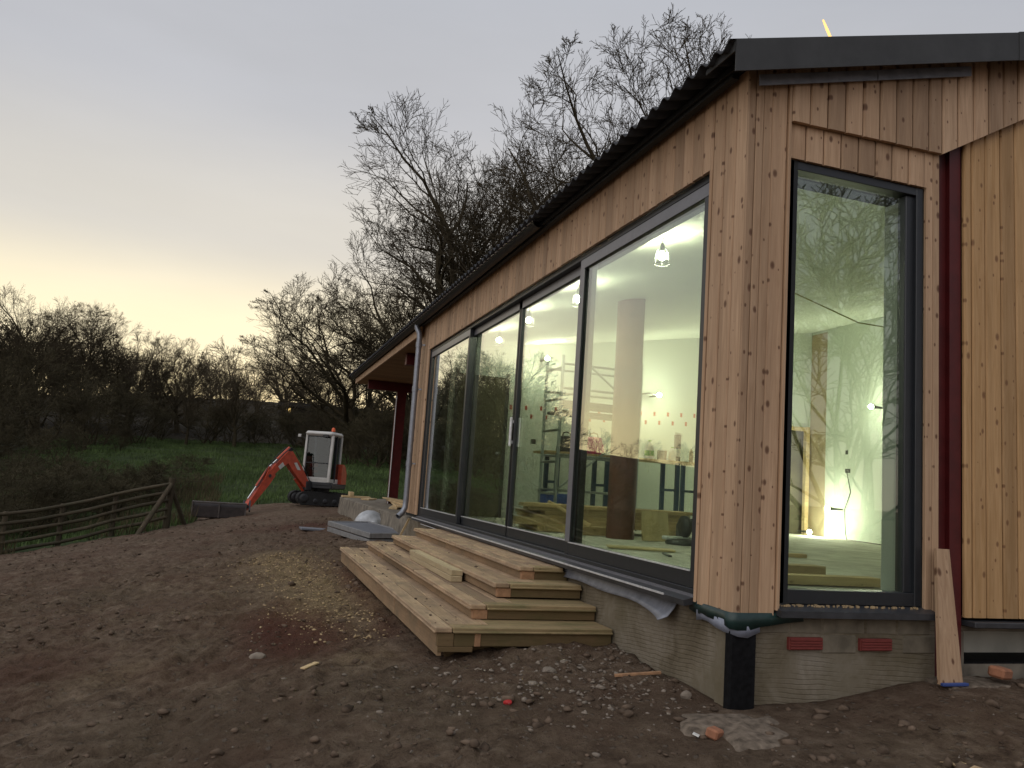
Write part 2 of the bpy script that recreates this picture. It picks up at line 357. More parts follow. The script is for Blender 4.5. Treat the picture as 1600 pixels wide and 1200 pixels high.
class MB:
    def __init__(s): s.v = []; s.f = []; s.sm = []
    def add(s, vs, fs, smooth=False):
        n = len(s.v); s.v += [tuple(x) for x in vs]; s.f += [tuple(i + n for i in f) for f in fs]; s.sm += [smooth] * len(fs); return s
    def box(s, lo, hi, ch=0.0, rot=None, piv=None):
        x0, y0, z0 = lo; x1, y1, z1 = hi
        if ch <= 0:
            vs = [(x0, y0, z0), (x1, y0, z0), (x1, y1, z0), (x0, y1, z0), (x0, y0, z1), (x1, y0, z1), (x1, y1, z1), (x0, y1, z1)]
            fs = [(0, 3, 2, 1), (4, 5, 6, 7), (0, 1, 5, 4), (1, 2, 6, 5), (2, 3, 7, 6), (3, 0, 4, 7)]
        else:
            vs = []; c = min(ch, .45 * min(abs(x1 - x0), abs(y1 - y0), abs(z1 - z0)))
            ids = {}
            for i, X in enumerate((x0, x1)):
                for j, Y in enumerate((y0, y1)):
                    for k, Z in enumerate((z0, z1)):
                        sx, sy, sz = (1, -1)[i], (1, -1)[j], (1, -1)[k]
                        ids[i, j, k, 0] = len(vs); vs.append((X, Y + sy * c, Z + sz * c))
                        ids[i, j, k, 1] = len(vs); vs.append((X + sx * c, Y, Z + sz * c))
                        ids[i, j, k, 2] = len(vs); vs.append((X + sx * c, Y + sy * c, Z))
            fs = []
            q = lambda *a: fs.append(tuple(ids[x] for x in a))
            for i in (0, 1): q((i, 0, 0, 0), (i, 1, 0, 0), (i, 1, 1, 0), (i, 0, 1, 0)) if i else q((i, 0, 0, 0), (i, 0, 1, 0), (i, 1, 1, 0), (i, 1, 0, 0))
            for j in (0, 1): q((0, j, 0, 1), (0, j, 1, 1), (1, j, 1, 1), (1, j, 0, 1)) if j else q((0, j, 0, 1), (1, j, 0, 1), (1, j, 1, 1), (0, j, 1, 1))
            for k in (0, 1): q((0, 0, k, 2), (1, 0, k, 2), (1, 1, k, 2), (0, 1, k, 2)) if k else q((0, 0, k, 2), (0, 1, k, 2), (1, 1, k, 2), (1, 0, k, 2))
            for i in (0, 1):
                for j in (0, 1): q((i, j, 0, 0), (i, j, 0, 1), (i, j, 1, 1), (i, j, 1, 0))
            for i in (0, 1):
                for k in (0, 1): q((i, 0, k, 0), (i, 0, k, 2), (i, 1, k, 2), (i, 1, k, 0))
            for j in (0, 1):
                for k in (0, 1): q((0, j, k, 1), (0, j, k, 2), (1, j, k, 2), (1, j, k, 1))
            for i in (0, 1):
                for j in (0, 1):
                    for k in (0, 1): q((i, j, k, 0), (i, j, k, 1), (i, j, k, 2))
        if rot is not None:
            P = Vector(piv if piv else ((x0 + x1) / 2, (y0 + y1) / 2, (z0 + z1) / 2))
            vs = [tuple(rot @ (Vector(v) - P) + P) for v in vs]
        return s.add(vs, fs)
    def beam(s, a, b, w, h, ch=0.0, up=(0, 0, 1)):
        a = Vector(a); b = Vector(b); d = (b - a); L = d.length; d.normalize()
        u = Vector(up); sdd = d.cross(u)
        if sdd.length < 1e-4: sdd = d.cross(Vector((0, 1, 0)))
        sdd.normalize(); u = sdd.cross(d)
        t = MB().box((0, -w / 2, -h / 2), (L, w / 2, h / 2), ch)
        Mx = Matrix((d, -sdd, u)).transposed()
        return s.add([tuple(Mx @ Vector(v) + a) for v in t.v], t.f)
    def tube(s, pts, r, k=10, cap=True, smooth=True):
        pts = [Vector(p) for p in pts]; n = len(pts)
        rs = r if hasattr(r, '__len__') else [r] * n
        vs = []; fs = []; ref = None
        for i, p in enumerate(pts):
            d = (pts[min(i + 1, n - 1)] - pts[max(i - 1, 0)]).normalized()
            if ref is None:
                ref = d.orthogonal().normalized()
            ref = (ref - d * ref.dot(d)).normalized(); o = d.cross(ref)
            for j in range(k):
                a = 2 * PI * j / k; vs.append(tuple(p + (ref * math.cos(a) + o * math.sin(a)) * rs[i]))
        for i in range(n - 1):
            for j in range(k):
                fs.append((i * k + j, i * k + (j + 1) % k, (i + 1) * k + (j + 1) % k, (i + 1) * k + j))
        s.add(vs, fs, smooth)
        if cap: s.add(vs[:k], [tuple(range(k))[::-1]]); s.add(vs[-k:], [tuple(range(k))])
        return s
    def prism(s, poly, axis, lo, hi):
        """polygon of 2-D points extruded along an axis"""
        n = len(poly)
        def P(a, b, t): return {'x': (t, a, b), 'y': (a, t, b), 'z': (a, b, t)}[axis]
        vs = [P(a, b, lo) for a, b in poly] + [P(a, b, hi) for a, b in poly]
        fs = [tuple(range(n))[::-1], tuple(range(n, 2 * n))] + [(i, (i + 1) % n, n + (i + 1) % n, n + i) for i in range(n)]
        return s.add(vs, fs)
    def ball(s, c, r, sub=2, sq=(1, 1, 1), jit=0, rg=rnd):
        import bmesh
        bm = bmesh.new(); bmesh.ops.create_icosphere(bm, subdivisions=sub, radius=1)
        vs = []
        for v in bm.verts:
            k = r * (1 + rg.uniform(-jit, jit)); vs.append((c[0] + v.co.x * k * sq[0], c[1] + v.co.y * k * sq[1], c[2] + v.co.z * k * sq[2]))
        fs = [tuple(v.index for v in f.verts) for f in bm.faces]; bm.free()
        return s.add(vs, fs, jit < .05)
    def lathe(s, c, prof, k=14):
        vs = []; fs = []
        for r, z in prof:
            for j in range(k): a = 2 * PI * j / k; vs.append((c[0] + r * math.cos(a), c[1] + r * math.sin(a), c[2] + z))
        for i in range(len(prof) - 1):
            for j in range(k): fs.append((i * k + j, i * k + (j + 1) % k, (i + 1) * k + (j + 1) % k, (i + 1) * k + j))
        s.add(vs, fs, True)
        m = (len(prof) - 1) * k
        s.add(vs[:k], [tuple(range(k))[::-1]]); s.add(vs[m:], [tuple(range(k))])
        return s
    def xf(s, Mx): s.v = [tuple(Mx @ Vector(v)) for v in s.v]; return s
    def mesh(s, name, m):
        import bmesh
        me = bpy.data.meshes.new(name); me.from_pydata(s.v, [], s.f)
        me.polygons.foreach_set('use_smooth', s.sm)
        bm = bmesh.new(); bm.from_mesh(me); bmesh.ops.recalc_face_normals(bm, faces=bm.faces); bm.to_mesh(me); bm.free()
        me.materials.append(M[m] if isinstance(m, str) else m); me.update()
        return me
    def build(s, name, m, parent=None):
        return link(bpy.data.objects.new(name, s.mesh(name, m)), parent)

def copy_tree(o, parent=None):
    c = o.copy(); COL.objects.link(c); c.parent = parent
    for ch in list(o.children): copy_tree(ch, c)
    return c

def mesh_np(name, V, Fq, m, smooth=False):
    me = bpy.data.meshes.new(name); k = Fq.shape[1]
    me.vertices.add(len(V)); me.vertices.foreach_set('co', np.ascontiguousarray(V, np.float32).ravel())
    me.loops.add(Fq.size); me.loops.foreach_set('vertex_index', np.ascontiguousarray(Fq, np.int32).ravel())
    me.polygons.add(len(Fq)); me.polygons.foreach_set('loop_start', np.arange(0, Fq.size, k, dtype=np.int32))
    me.polygons.foreach_set('loop_total', np.full(len(Fq), k, np.int32))
    if smooth: me.polygons.foreach_set('use_smooth', np.ones(len(Fq), bool))
    me.materials.append(M[m]); me.update(calc_edges=True); me.validate()
    return me

# numpy noise
_rs = np.random.RandomState(3)
_tab = _rs.rand(256, 256)
def vnoise(x, y):
    xi = np.floor(x).astype(int); yi = np.floor(y).astype(int); fx = x - xi; fy = y - yi
    fx = fx * fx * (3 - 2 * fx); fy = fy * fy * (3 - 2 * fy)
    a = _tab[xi & 255, yi & 255]; b = _tab[(xi + 1) & 255, yi & 255]; c = _tab[xi & 255, (yi + 1) & 255]; d = _tab[(xi + 1) & 255, (yi + 1) & 255]
    return (a * (1 - fx) + b * fx) * (1 - fy) + (c * (1 - fx) + d * fx) * fy
def fbm(x, y, s, o=4, g=.5):
    t = 0; a = 1; n = 0
    for i in range(o): t = t + a * (vnoise(x * s + 17.3 * i, y * s + 9.1 * i) - .5); n += a; a *= g; s *= 2.03
    return t / n
def sstep(x, a, b):
    t = np.clip((x - a) / (b - a), 0, 1); return t * t * (3 - 2 * t)

# ------------------------------------------------------------------ terrain
def mud_mask(x, y):
    lim = np.where(x < -3.6, 15.0 + (x + 7.1) * .95, 23.2 + .1 * x)
    lim = np.where(x < -9, 13.2 + (x + 9) * .2, lim)
    d = lim - y + 1.6 * fbm(x, y, .5, 4)
    return sstep(d, -.35, .35)

def terrain(x, y):
    x = np.asarray(x, float); y = np.asarray(y, float)
    drop = .16 * np.log1p(np.exp(np.clip((-x - .5) * 2.2, -50, 50))) / 2.2
    drop = np.minimum(drop, 1.45)
    drop = drop * (1 - .75 * sstep(y, 20, 42))
    z = -.50 - drop
    z = z + .10 * sstep(x, .5, 1.5) * sstep(-y, -1.5, .0) * sstep(y, -1.1, -.15)
    z = z - .12 * sstep(-y, -1.2, 2.5) * sstep(-x, -1.5, .5)
    hill = .075 * np.clip(y - 22, 0, 40) + .135 * np.clip(y - 62, 0, 60)
    z = z + hill * (.62 + .38 * sstep(x, -75, -12))
    z = z - 2.2 * sstep(-x, 8, 26) * sstep(y, 4, 22) * (1 - sstep(y, 36, 62))
    z = z + 5.0 * fbm(x, y, .022, 3) * sstep(y, 62, 95)
    return z

def relief(x, y):
    m = mud_mask(x, y)
    near = np.exp(-np.clip(np.hypot(x + 2, y - 4) - 9, 0, None) / 8)
    r = .10 * fbm(x, y, .55, 3) + .085 * fbm(x * .8, y, 2.3, 4, .6) * near + .15 * np.abs(fbm(x, y * .8, 4.6, 4, .7)) * near + .085 * fbm(x, y, 10, 3, .75) * near
    # wheel and track ruts running along the building
    rut = sum(np.exp(-((x + q + .3 * np.sin(y * .33 + q)) / .20) ** 2) for q in (2.75, 3.9, 4.7, 5.9))
    rut = rut * (.75 + .5 * np.sign(np.sin((y + .35 * np.abs(x)) * 38)))
    r = r - .050 * rut * m * (0.2 + 1.1 * vnoise(x * .8, y * .6)) * near
    wild = .45 * fbm(x, y, .16, 4) * sstep(y, 24, 40) + .3 * fbm(x, y, .3, 3) * (1 - m)
    flat_ = 1 - .75 * sstep(-np.hypot((x - .6) / 1.2, y / 1.0), -1.6, -.6) * 1.0
    return (r * flat_ + wild)

def gz(x, y): return float(terrain(x, y) + relief(np.array([x], float), np.array([y], float))[0])

def axis_pts(lo, hi, step, out_lo, out_hi, grow=1.09):
    a = list(np.arange(lo, hi, step)); s = step
    while a[-1] < out_hi: s *= grow; a.append(a[-1] + s)
    s = step; f = []; v = lo
    while v > out_lo: s *= grow; v -= s; f.append(v)
    return np.array(f[::-1] + a)
xs = axis_pts(-7.5, 2.6, .048, -900, 900, 1.07)
ys = axis_pts(-3.2, 9.0, .048, -900, 900, 1.045)
GX, GY = np.meshgrid(xs, ys, indexing='ij')
GZ = terrain(GX, GY) + relief(GX, GY)
GZ = np.where((GX > .08) & (GY > .10) & (GY < 17) & (GX < 15), np.minimum(GZ, -.62), GZ)     # under the building
GZ = np.where((GX > .3) & (GY > 17) & (GY < 18.4) & (GX < 12), np.minimum(GZ, -.5), GZ)
nx, ny = GX.shape
V = np.stack([GX.ravel(), GY.ravel(), GZ.ravel()], 1)
idx = np.arange(nx * ny).reshape(nx, ny)
Fq = np.stack([idx[:-1, :-1].ravel(), idx[1:, :-1].ravel(), idx[1:, 1:].ravel(), idx[:-1, 1:].ravel()], 1)
gme = mesh_np('ground', V, Fq, 'ground', True)
mm = mud_mask(GX, GY)
saw = np.exp(-((GX + 1.62 + .10 * (GY - 5)) / .42) ** 2) * sstep(GY, 2.3, 4.2) * (1 - sstep(GY, 8.0, 9.6)) * .95
saw += .75 * np.exp(-((GX - .1) / .75) ** 2 - ((GY - 15.6) / .35) ** 2)
saw += .35 * np.exp(-((GX + 3.2) / .3) ** 2 - ((GY - 2.4) / .35) ** 2) + .45 * np.exp(-((GX + 1.55) / .3) ** 2 - ((GY - 1.9) / .25) ** 2)
red = np.exp(-(((GX + 1.98) / .44) ** 2 + ((GY - 3.2) / 1.25) ** 2) ** 2) + .8 * np.exp(-((GX + .7) / 1.6) ** 2 - ((GY - 13.8) / 1.0) ** 2) + .9 * np.exp(-((GX + 1.26) / .12) ** 2) * sstep(GY, 2.2, 3) * (1 - sstep(GY, 5.6, 6.6))
red += .45 * np.exp(-((GX + 3.9) / .5) ** 2 - ((GY - 3.1) / .6) ** 2)
litter = 1 - sstep(GY, 54, 64) * 1.0
litter = litter * (1 - .8 * sstep(-GX, 9, 14) * sstep(GY, 10, 18))
col = np.stack([1 - mm, np.clip(saw, 0, 1), np.clip(red, 0, 1), litter], -1).reshape(-1, 4)
ca = gme.color_attributes.new('mask', 'FLOAT_COLOR', 'POINT')
ca.data.foreach_set('color', col.astype(np.float32).ravel())
ground = link(bpy.data.objects.new('ground', gme)); tag(ground, kind='structure')

# ------------------------------------------------------------------ the building
BUILD = empty('timber_clad_building', (0, 0, 0))
tag(BUILD, 'new timber clad single storey building with large sliding windows and corrugated roof', 'building')
PITCH = .27
def roof_z(x): return 2.965 + PITCH * (x + .12)

def board_mesh(name, w, t, z0, z1, m, face='x', ch=.008, s0=0.0, s1=0.0):
    """vertical board: local origin on its left edge at z=0; slope s0 / s1 of the lower / upper end per metre across"""
    prof = [(0, t), (0, ch), (ch, 0), (w - ch, 0), (w, ch), (w, t)]
    vs = []
    for (a, d) in prof: vs.append((a, d, z0 + s0 * a))
    for (a, d) in prof: vs.append((a, d, z1 + s1 * a))
    n = 6
    fs = [tuple(range(n)), tuple(range(n, 2 * n))[::-1]] + [(i, (i + 1) % n, n + (i + 1) % n, n + i) for i in range(n)]
    if face == 'x': vs = [(d, a, z) for a, d, z in vs]
    return MB().add(vs, fs).mesh(name, m)

# wall cores (behind the boards) -------------------------------------------------
LW = MB()
LW.box((.026, .03, -.05), (.36, .415, 2.93)); LW.box((.026, .418, 2.50), (.36, 8.2, 2.93)); LW.box((.026, 8.2, -.05), (.36, 9.1, 2.93))
LW = LW.build('long_wall', 'membrane', BUILD)
BP = .1178
short = board_mesh('board', BP - .0085, .024, 2.487, 2.96, 'larch')
full = board_mesh('board', BP - .0085, .024, -.055, 2.96, 'larch')
def put(me, parent, loc, name='board'):
    o = link(bpy.data.objects.new(name, me), parent); o.location = loc; return o
for k in range(3): put(full, LW, (rnd.uniform(-.002, .002), .002 + k * BP + .004, rnd.uniform(-.004, .004)))
put(board_mesh('board', .025, .03, -.05, 2.487, 'larch'), LW, (-.004, .362, 0))
k = 0; y = .362
while y < 8.18:
    put(short, LW, (rnd.uniform(-.0015, .0015), y, rnd.uniform(-.0015, .0015))); y += BP
y = 8.205
while y < 9.08:
    put(full, LW, (rnd.uniform(-.002, .002), y, .05)); y += BP

GW = MB()
GW.prism([(.365, 2.49), (1.33, 2.49), (1.33, roof_z(1.33) - .07), (.365, roof_z(.365) - .07)], 'y', .034, .38); GW.box((.07, .034, -.05), (.285, .38, 2.9))
GW.box((1.334, .04, -.05), (1.38, .38, 3.2)); GW.box((1.38, .16, -.3), (1.62, .38, 3.2)); GW.box((1.62, .06, -.05), (14.5, .38, 3.25))
GW = GW.build('gable_wall', 'membrane', BUILD)
# corner panel boards
for x0, x1 in ((.0, .048), (.05, .098), (.1, .153), (.155, .256)):
    put(board_mesh('board', x1 - x0, .03, -.055 + rnd.uniform(-.004, .004), roof_z(x0) - .06, 'larch', 'y', .007 if x1 - x0 > .06 else .004, 0, PITCH), GW, (x0, -.004 if x0 else 0.0, 0))
put(board_mesh('batten', .02, .05, -.03, roof_z(.26) - .06, 'larch', 'y', .003, 0, PITCH), GW, (.258, -.016, 0), 'batten')
# upper cladding with its V-shaped lower edge (lowest point at x = 1.37)
x = .28
while x < 3.6:
    w = .1235
    if x < 1.37 and x + w > 1.37: w = 1.37 - x
    zl = 2.69 + .018 * (x - .25) if x < 1.369 else 2.71 + .553 * (x - 1.37)
    sl = .018 if x < 1.369 else .553
    if zl < roof_z(x) - .2:
        put(board_mesh('board', w - .0075, .026, zl, roof_z(x) - .06, 'larch', 'y', .008, sl, PITCH), GW, (x, -.022 + rnd.uniform(-.0015, .0015), 0))
    x += w
# window band under it
x = .28
while x < 1.27:
    w = min(.1235, 1.272 - x)
    put(board_mesh('board', w - .007, .022, 2.487, 2.75, 'larch', 'y'), GW, (x, .012 + rnd.uniform(-.001, .001), 0)); x += w
for x0, x1 in ((1.276, 1.325), (1.327, 1.375)):
    put(board_mesh('board', x1 - x0, .022, -.06, 2.76, 'larch', 'y', .004), GW, (x0, .012, 0))
# right hand wall
x = 1.585
ws = [.062, .108, .128, .121]
i = 0
while x < 4.6:
    w = ws[i] if i < 4 else .123
    zl = 2.75 + .553 * (x - 1.37)
    put(board_mesh('board', w - .007, .022, -.055, min(zl + .3, roof_z(x) - .055), 'larch_warm', 'y'), GW, (x, .022 + rnd.uniform(-.0015, .0015), 0)); x += w; i += 1

# roof ------------------------------------------------------------------------------
def corrugated():
    per = .146; n = int(16.75 / per * 10); yy = np.linspace(-.16, 16.6, n)
    zz = .021 * np.cos((yy + .16) / per * 2 * PI)
    vs = []; fs = []
    xsr = [-.24, 1.5, 4.5, 7.6]
    for side in (0, 1):
        for xx in xsr:
            for a, b in zip(yy, zz): vs.append((xx, a, roof_z(xx) + .03 + b - side * .009))
    m = len(xsr)
    for side in (0, 1):
        o = side * m * n
        for i in range(m - 1):
            for j in range(n - 1):
                q = (o + i * n + j, o + (i + 1) * n + j, o + (i + 1) * n + j + 1, o + i * n + j + 1)
                fs.append(q if not side else q[::-1])
    for j in range(n - 1): fs.append((j, j + 1, m * n + j + 1, m * n + j))
    b = MB(); b.add(vs, fs, True); b.sm = [True] * len(fs)
    return b
rb = corrugated()
RF = rb.build('roof', 'roof', BUILD)
MB().add([(7.58, -.16, roof_z(7.6)), (15.2, -.16, 3.0), (15.2, 16.6, 3.0), (7.58, 16.6, roof_z(7.6)), (7.58, -.16, roof_z(7.6) - .1), (15.2, -.16, 2.9), (15.2, 16.6, 2.9), (7.58, 16.6, roof_z(7.6) - .1)],
         [(0, 1, 2, 3), (4, 7, 6, 5), (0, 4, 5, 1), (1, 5, 6, 2), (2, 6, 7, 3), (3, 7, 4, 0)]).build('far_slope', 'roof', RF)
# underlay and rafters ends at the eave
MB().add([(-.1, -.12, roof_z(-.1) - .045), (7.5, -.12, roof_z(7.5) - .045), (7.5, 16.5, roof_z(7.5) - .045), (-.1, 16.5, roof_z(-.1) - .045), (-.1, -.12, roof_z(-.1) - .012), (7.5, -.12, roof_z(7.5) - .012), (7.5, 16.5, roof_z(7.5) - .012), (-.1, 16.5, roof_z(-.1) - .012)],
         [(0, 1, 2, 3), (4, 7, 6, 5), (0, 4, 5, 1), (1, 5, 6, 2), (2, 6, 7, 3), (3, 7, 4, 0)]).build('roof_deck', 'membrane', RF)
# verge flashing along the gable: a folded angle, its end left open
def slopebar(x0, x1, y0, y1, dz0, dz1, seg=1):
    vs = []
    for xx in (x0, x1):
        for yy in (y0, y1):
            for dz in (dz0, dz1): vs.append((xx, yy, roof_z(xx) + dz))
    fs = [(0, 1, 3, 2), (4, 6, 7, 5), (0, 4, 5, 1), (2, 3, 7, 6), (0, 2, 6, 4), (1, 5, 7, 3)]
    return vs, fs
b = MB(); b.add(*slopebar(-.2, 1.83, -.165, -.157, -.135, .048)); b.add(*slopebar(-.2, 1.83, -.157, .06, .040, .049)); b.build('verge_flashing', 'verge', RF)
b = MB(); b.add(*slopebar(1.82, 7.6, -.168, -.159, -.138, .052)); b.add(*slopebar(1.82, 7.6, -.159, .06, .044, .053)); b.build('verge_flashing', 'verge', RF)
# wing of the flashing folded down over the sheet end
MB().add([(-.205, -.155, roof_z(-.2) + .05), (-.205, .13, roof_z(-.2) + .005), (-.205, .13, roof_z(-.2) - .02), (-.205, -.155, roof_z(-.2) - .02),
          (-.198, -.155, roof_z(-.2) + .05), (-.198, .13, roof_z(-.2) + .005), (-.198, .13, roof_z(-.2) - .02), (-.198, -.155, roof_z(-.2) - .02)],
         [(0, 1, 2, 3), (4, 7, 6, 5), (0, 4, 5, 1), (1, 5, 6, 2), (2, 6, 7, 3), (3, 7, 4, 0)]).build('flashing_end', 'verge', RF)
for x0, x1 in ((.03, .84), (.845, 1.56)):
    b = MB(); vs, fs = slopebar(x0, x1, -.052, -.046, -.175, -.110); b.add(vs, fs); b.build('lead_strip', 'lead', RF)
# eave: gutter from y = 3.1 on, fascia over the porch
def gutter():
    b = MB(); pr = [(-.19 + .055 - .055 * math.cos(a), 2.985 - .055 * math.sin(a) - .03) for a in np.linspace(0, PI, 9)]
    inn = [(-.135 - .049 * math.cos(a), 2.955 - .049 * math.sin(a)) for a in np.linspace(PI, 0, 9)]
    b.prism(pr + inn, 'y', 3.1, 16.62); return b
gutter().build('gutter', 'gutter', RF)
MB().box((-.20, 3.1, 2.949), (-.184, 16.62, 2.957)).build('gutter_bead', 'alu', RF)
MB().box((-.075, .06, 2.905), (-.03, 8.6, 2.96)).build('eave_board', 'membrane', RF)
MB().box((-.078, 8.62, 2.77), (-.05, 16.5, 2.905), .003).build('fascia_board', 'larch', RF)
y = 9.12
sb = MB().box((-.05, 0, 2.775), (3.2, .118, 2.795)).mesh('soffit_board', 'soffit')
sbx = [wood('soffit_board_across', (.30, .18, .09), (.38, .24, .13), .4, 'X', .2, .7)]
sb.materials[0] = sbx[0]
while y < 16.4:
    o = link(bpy.data.objects.new('soffit_board', sb), RF); o.location = (0, y, rnd.uniform(-.001, .001)); y += .12
for y0 in (10.6, 15.35):
    MB().box((0.1, y0, 2.56), (3.2, y0 + .16, 2.77)).build('porch_beam', 'red_steel', BUILD)
MB().box((.80, 15.35, -.1), (1.02, 15.55, 2.57)).build('porch_column', 'red_steel', BUILD)
MB().box((3.0, 15.35, -.1), (3.2, 15.55, 2.57)).build('porch_column', 'red_steel', BUILD)
MB().tube([(.785, 15.30, -.1), (.785, 15.30, 2.45)], .012, 6).build('conduit', 'alu', BUILD)
# far end wall beyond the porch side
b = MB().box((.36, 8.92, -.1), (14.5, 9.08, 2.96)); b.build('porch_wall', 'membrane', BUILD)
b = MB().box((14.3, .1, -.6), (14.5, 9, 2.9)); b.build('rear_wall', 'larch_warm', BUILD)

# downpipe
dp = MB(); dp.tube([(-.135, 8.62, 2.93), (-.135, 8.6, 2.86), (-.10, 8.57, 2.78), (-.095, 8.56, 2.7), (-.095, 8.56, .18), (-.10, 8.56, .08), (-.14, 8.54, .0), (-.21, 8.50, -.06)], .043, 14, False)
DP = dp.build('downpipe', 'galv', BUILD)
for z in (1.9, .75, 2.6):
    b = MB(); b.tube([(-.095, 8.56, z - .04), (-.095, 8.56, z + .04)], .049, 14); b.beam((-.06, 8.56, z), (.0, 8.53, z), .02, .02); b.build('pipe_bracket', 'galv', DP)

# plinth --------------------------------------------------------------------------
PL = MB().box((.045, .172, -1.2), (.35, 9.1, -.085)).build('plinth', 'plinth', BUILD)
MB().box((.155, .05, -1.2), (1.385, .3, -.075)).build('gable_plinth', 'plinth', PL)
MB().box((.016, .057, -1.2), (.154, .171, -.088), .006).build('corner_pier', 'plinth', PL)
# block course, mortar joints showing, above the render
xx = .16
for w in (.235, .215, .29, .22, .24):
    if xx + w > 1.386: w = 1.386 - xx
    MB().box((xx, .046 + rnd.uniform(-.003, .003), -.158), (xx + w - .012, .1, -.078), .005).build('block', 'mortar', PL); xx += w
for x0, z0 in ((.378, -.241), (.845, -.245)):
    a = MB(); a.box((x0, .028, z0), (x0 + .215, .12, z0 + .065), .002)
    ab = a.build('air_brick', 'airbrick', PL)
    for r in range(4):
        s_ = MB(); s_.box((x0 + .004, .021, z0 + .006 + r * .0145), (x0 + .211, .028, z0 + .0155 + r * .0145), .001); s_.build('air_brick_rib', 'airbrick', ab)
for x0, x1, z0, z1 in ((1.155, 1.385, -.262, -.165), (.60, .83, -.262, -.165)):
    MB().box((x0, .044, z0), (x1, .1, z1), .006).build('block', 'mortar', PL)
# right hand plinth; black panels paint in the shade of its hole
rp = MB(); rp.box((1.60, .11, -.145), (4.6, .3, -.10)); rp.box((1.60, .11, -1.2), (1.665, .3, -.147)); rp.box((1.667, .11, -1.2), (4.6, .3, -.335)); rp.box((2.9, .112, -.335), (4.6, .3, -.147)); rp.build('right_plinth', 'concrete', PL)
MB().box((1.667, .50, -1.2), (2.9, .6, -.147)).build('recess_shade_panel', 'black', PL)
MB().box((1.667, .12, -.336), (2.9, .5, -.325)).build('recess_shade_floor', 'black', PL)
MB().box((1.60, -.03, -.105), (4.6, .10, -.072), .004).build('base_flashing', 'sill', PL)
MB().box((1.3, -.16, -.9), (1.75, .10, -.395), .02).build('column_pad', 'spill', PL)
# black wrapped corner post
b = MB(); b.box((-.006, -.004, -1.2), (.153, .055, -.09), .010); b.build('corner_post', 'black', BUILD)
# red column between window and right hand wall
rc = MB(); rc.box((1.395, .075, -.395), (1.575, .155, 2.95)); rc.box((1.488, .045, -.395), (1.575, .075, 2.95)); rc.build('red_column', 'red_steel', BUILD)

# damp membrane hanging at the corner
def strip(path, z_top, z_bot, th, name, m):
    vs = []; fs = []
    n = len(path)
    for i, (px, py) in enumerate(path):
        a = path[max(i - 1, 0)]; c = path[min(i + 1, n - 1)]
        d = Vector((c[0] - a[0], c[1] - a[1])).normalized(); nr = Vector((d.y, -d.x)) * th
        zt = z_top[i] if hasattr(z_top, '__len__') else z_top
        fl = .010 * math.sin(i * 1.7)
        vs += [(px, py, zt), (px - nr.x * 0 + fl, py + fl * .5, z_bot[i]), (px + nr.x, py + nr.y, zt), (px + nr.x + fl, py + nr.y + fl * .5, z_bot[i])]
    for i in range(n - 1):
        a = i * 4; c = a + 4
        fs += [(a, c, c + 1, a + 1), (a + 2, a + 3, c + 3, c + 2), (a, a + 2, c + 2, c), (a + 1, c + 1, c + 3, a + 3)]
    fs += [(0, 1, 3, 2), (4 * n - 4, 4 * n - 2, 4 * n - 1, 4 * n - 3)]
    return MB().add(vs, fs, True).build(name, m, BUILD)
pth = [(.012, .44), (.010, .36), (.006, .30), (.0, .22), (-.006, .13), (-.016, .05), (-.012, -.005), (.03, -.014), (.09, -.012), (.16, -.006), (.24, .0), (.34, .012), (.45, .02)]
zb = [-.10, -.115, -.098, -.105, -.112, -.118, -.128, -.134, -.135, -.118, -.110, -.098, -.09]
strip(pth, -.045, zb, .004, 'damp_membrane', 'green_mem')
p2 = [(p[0] + .003, p[1] + .003) for p in pth[1:10]]
strip([(a + .004 * 0 - .0, b_) for a, b_ in p2], -.09, [z - .032 - .006 * math.sin(i * 2.1) for i, z in enumerate(zb[1:10])], .003, 'membrane_edge', 'grey_mem')

# ------------------------------------------------------------------ glazing
def rect_frame(x0, x1, y0, y1, z0, z1, w, axis='y', bot=None, top=None):
    """frame members round a rectangle. axis: the horizontal direction of the opening"""
    b = MB(); bot = bot or w; top = top or w
    if axis == 'y':
        b.box((x0, y0, z0), (x1, y0 + w, z1), .003); b.box((x0, y1 - w, z0), (x1, y1, z1), .003)
        b.box((x0 + .002, y0 + w - .001, z0), (x1 - .002, y1 - w + .001, z0 + bot), .003); b.box((x0 + .002, y0 + w - .001, z1 - top), (x1 - .002, y1 - w + .001, z1), .003)
    else:
        b.box((x0, y0, z0), (x0 + w, y1, z1), .003); b.box((x1 - w, y0, z0), (x1, y1, z1), .003)
        b.box((x0 + w - .001, y0 + .002, z0), (x1 - w + .001, y1 - .002, z0 + bot), .003); b.box((x0 + w - .001, y0 + .002, z1 - top), (x1 - w + .001, y1 - .002, z1), .003)
    return b
SW = rect_frame(.035, .20, .392, 8.195, -.02, 2.484, .035, 'y', .03, .04).build('sliding_window', 'frame', BUILD)
for (y0, y1, x0, mm_) in ((.43, 2.43, .040, 'frame'), (2.33, 4.20, .098, 'frame'), (4.10, 6.05, .098, 'frame'), (5.95, 8.155, .040, 'frame')):
    rect_frame(x0, x0 + .05, y0, y1, .012, 2.442, .068, 'y', .10, .085).build('sash_frame', mm_, SW)
    MB().box((x0 + .018, y0 + .06, .105), (x0 + .032, y1 - .06, 2.365)).build('pane', 'glass', SW)
    MB().box((x0 - .004, y0 + .07, .104), (x0 + .016, y1 - .07, .112)).build('glazing_bead', 'alu', SW)
    MB().box((x0 - .003, y0 + .004, 2.36), (x0 + .001, y1 - .004, 2.44)).build('head_rail', 'frame_light', SW)
MB().box((.036, 2.338, .11), (.0395, 2.428, 2.36)).build('meeting_stile', 'frame_light', SW)
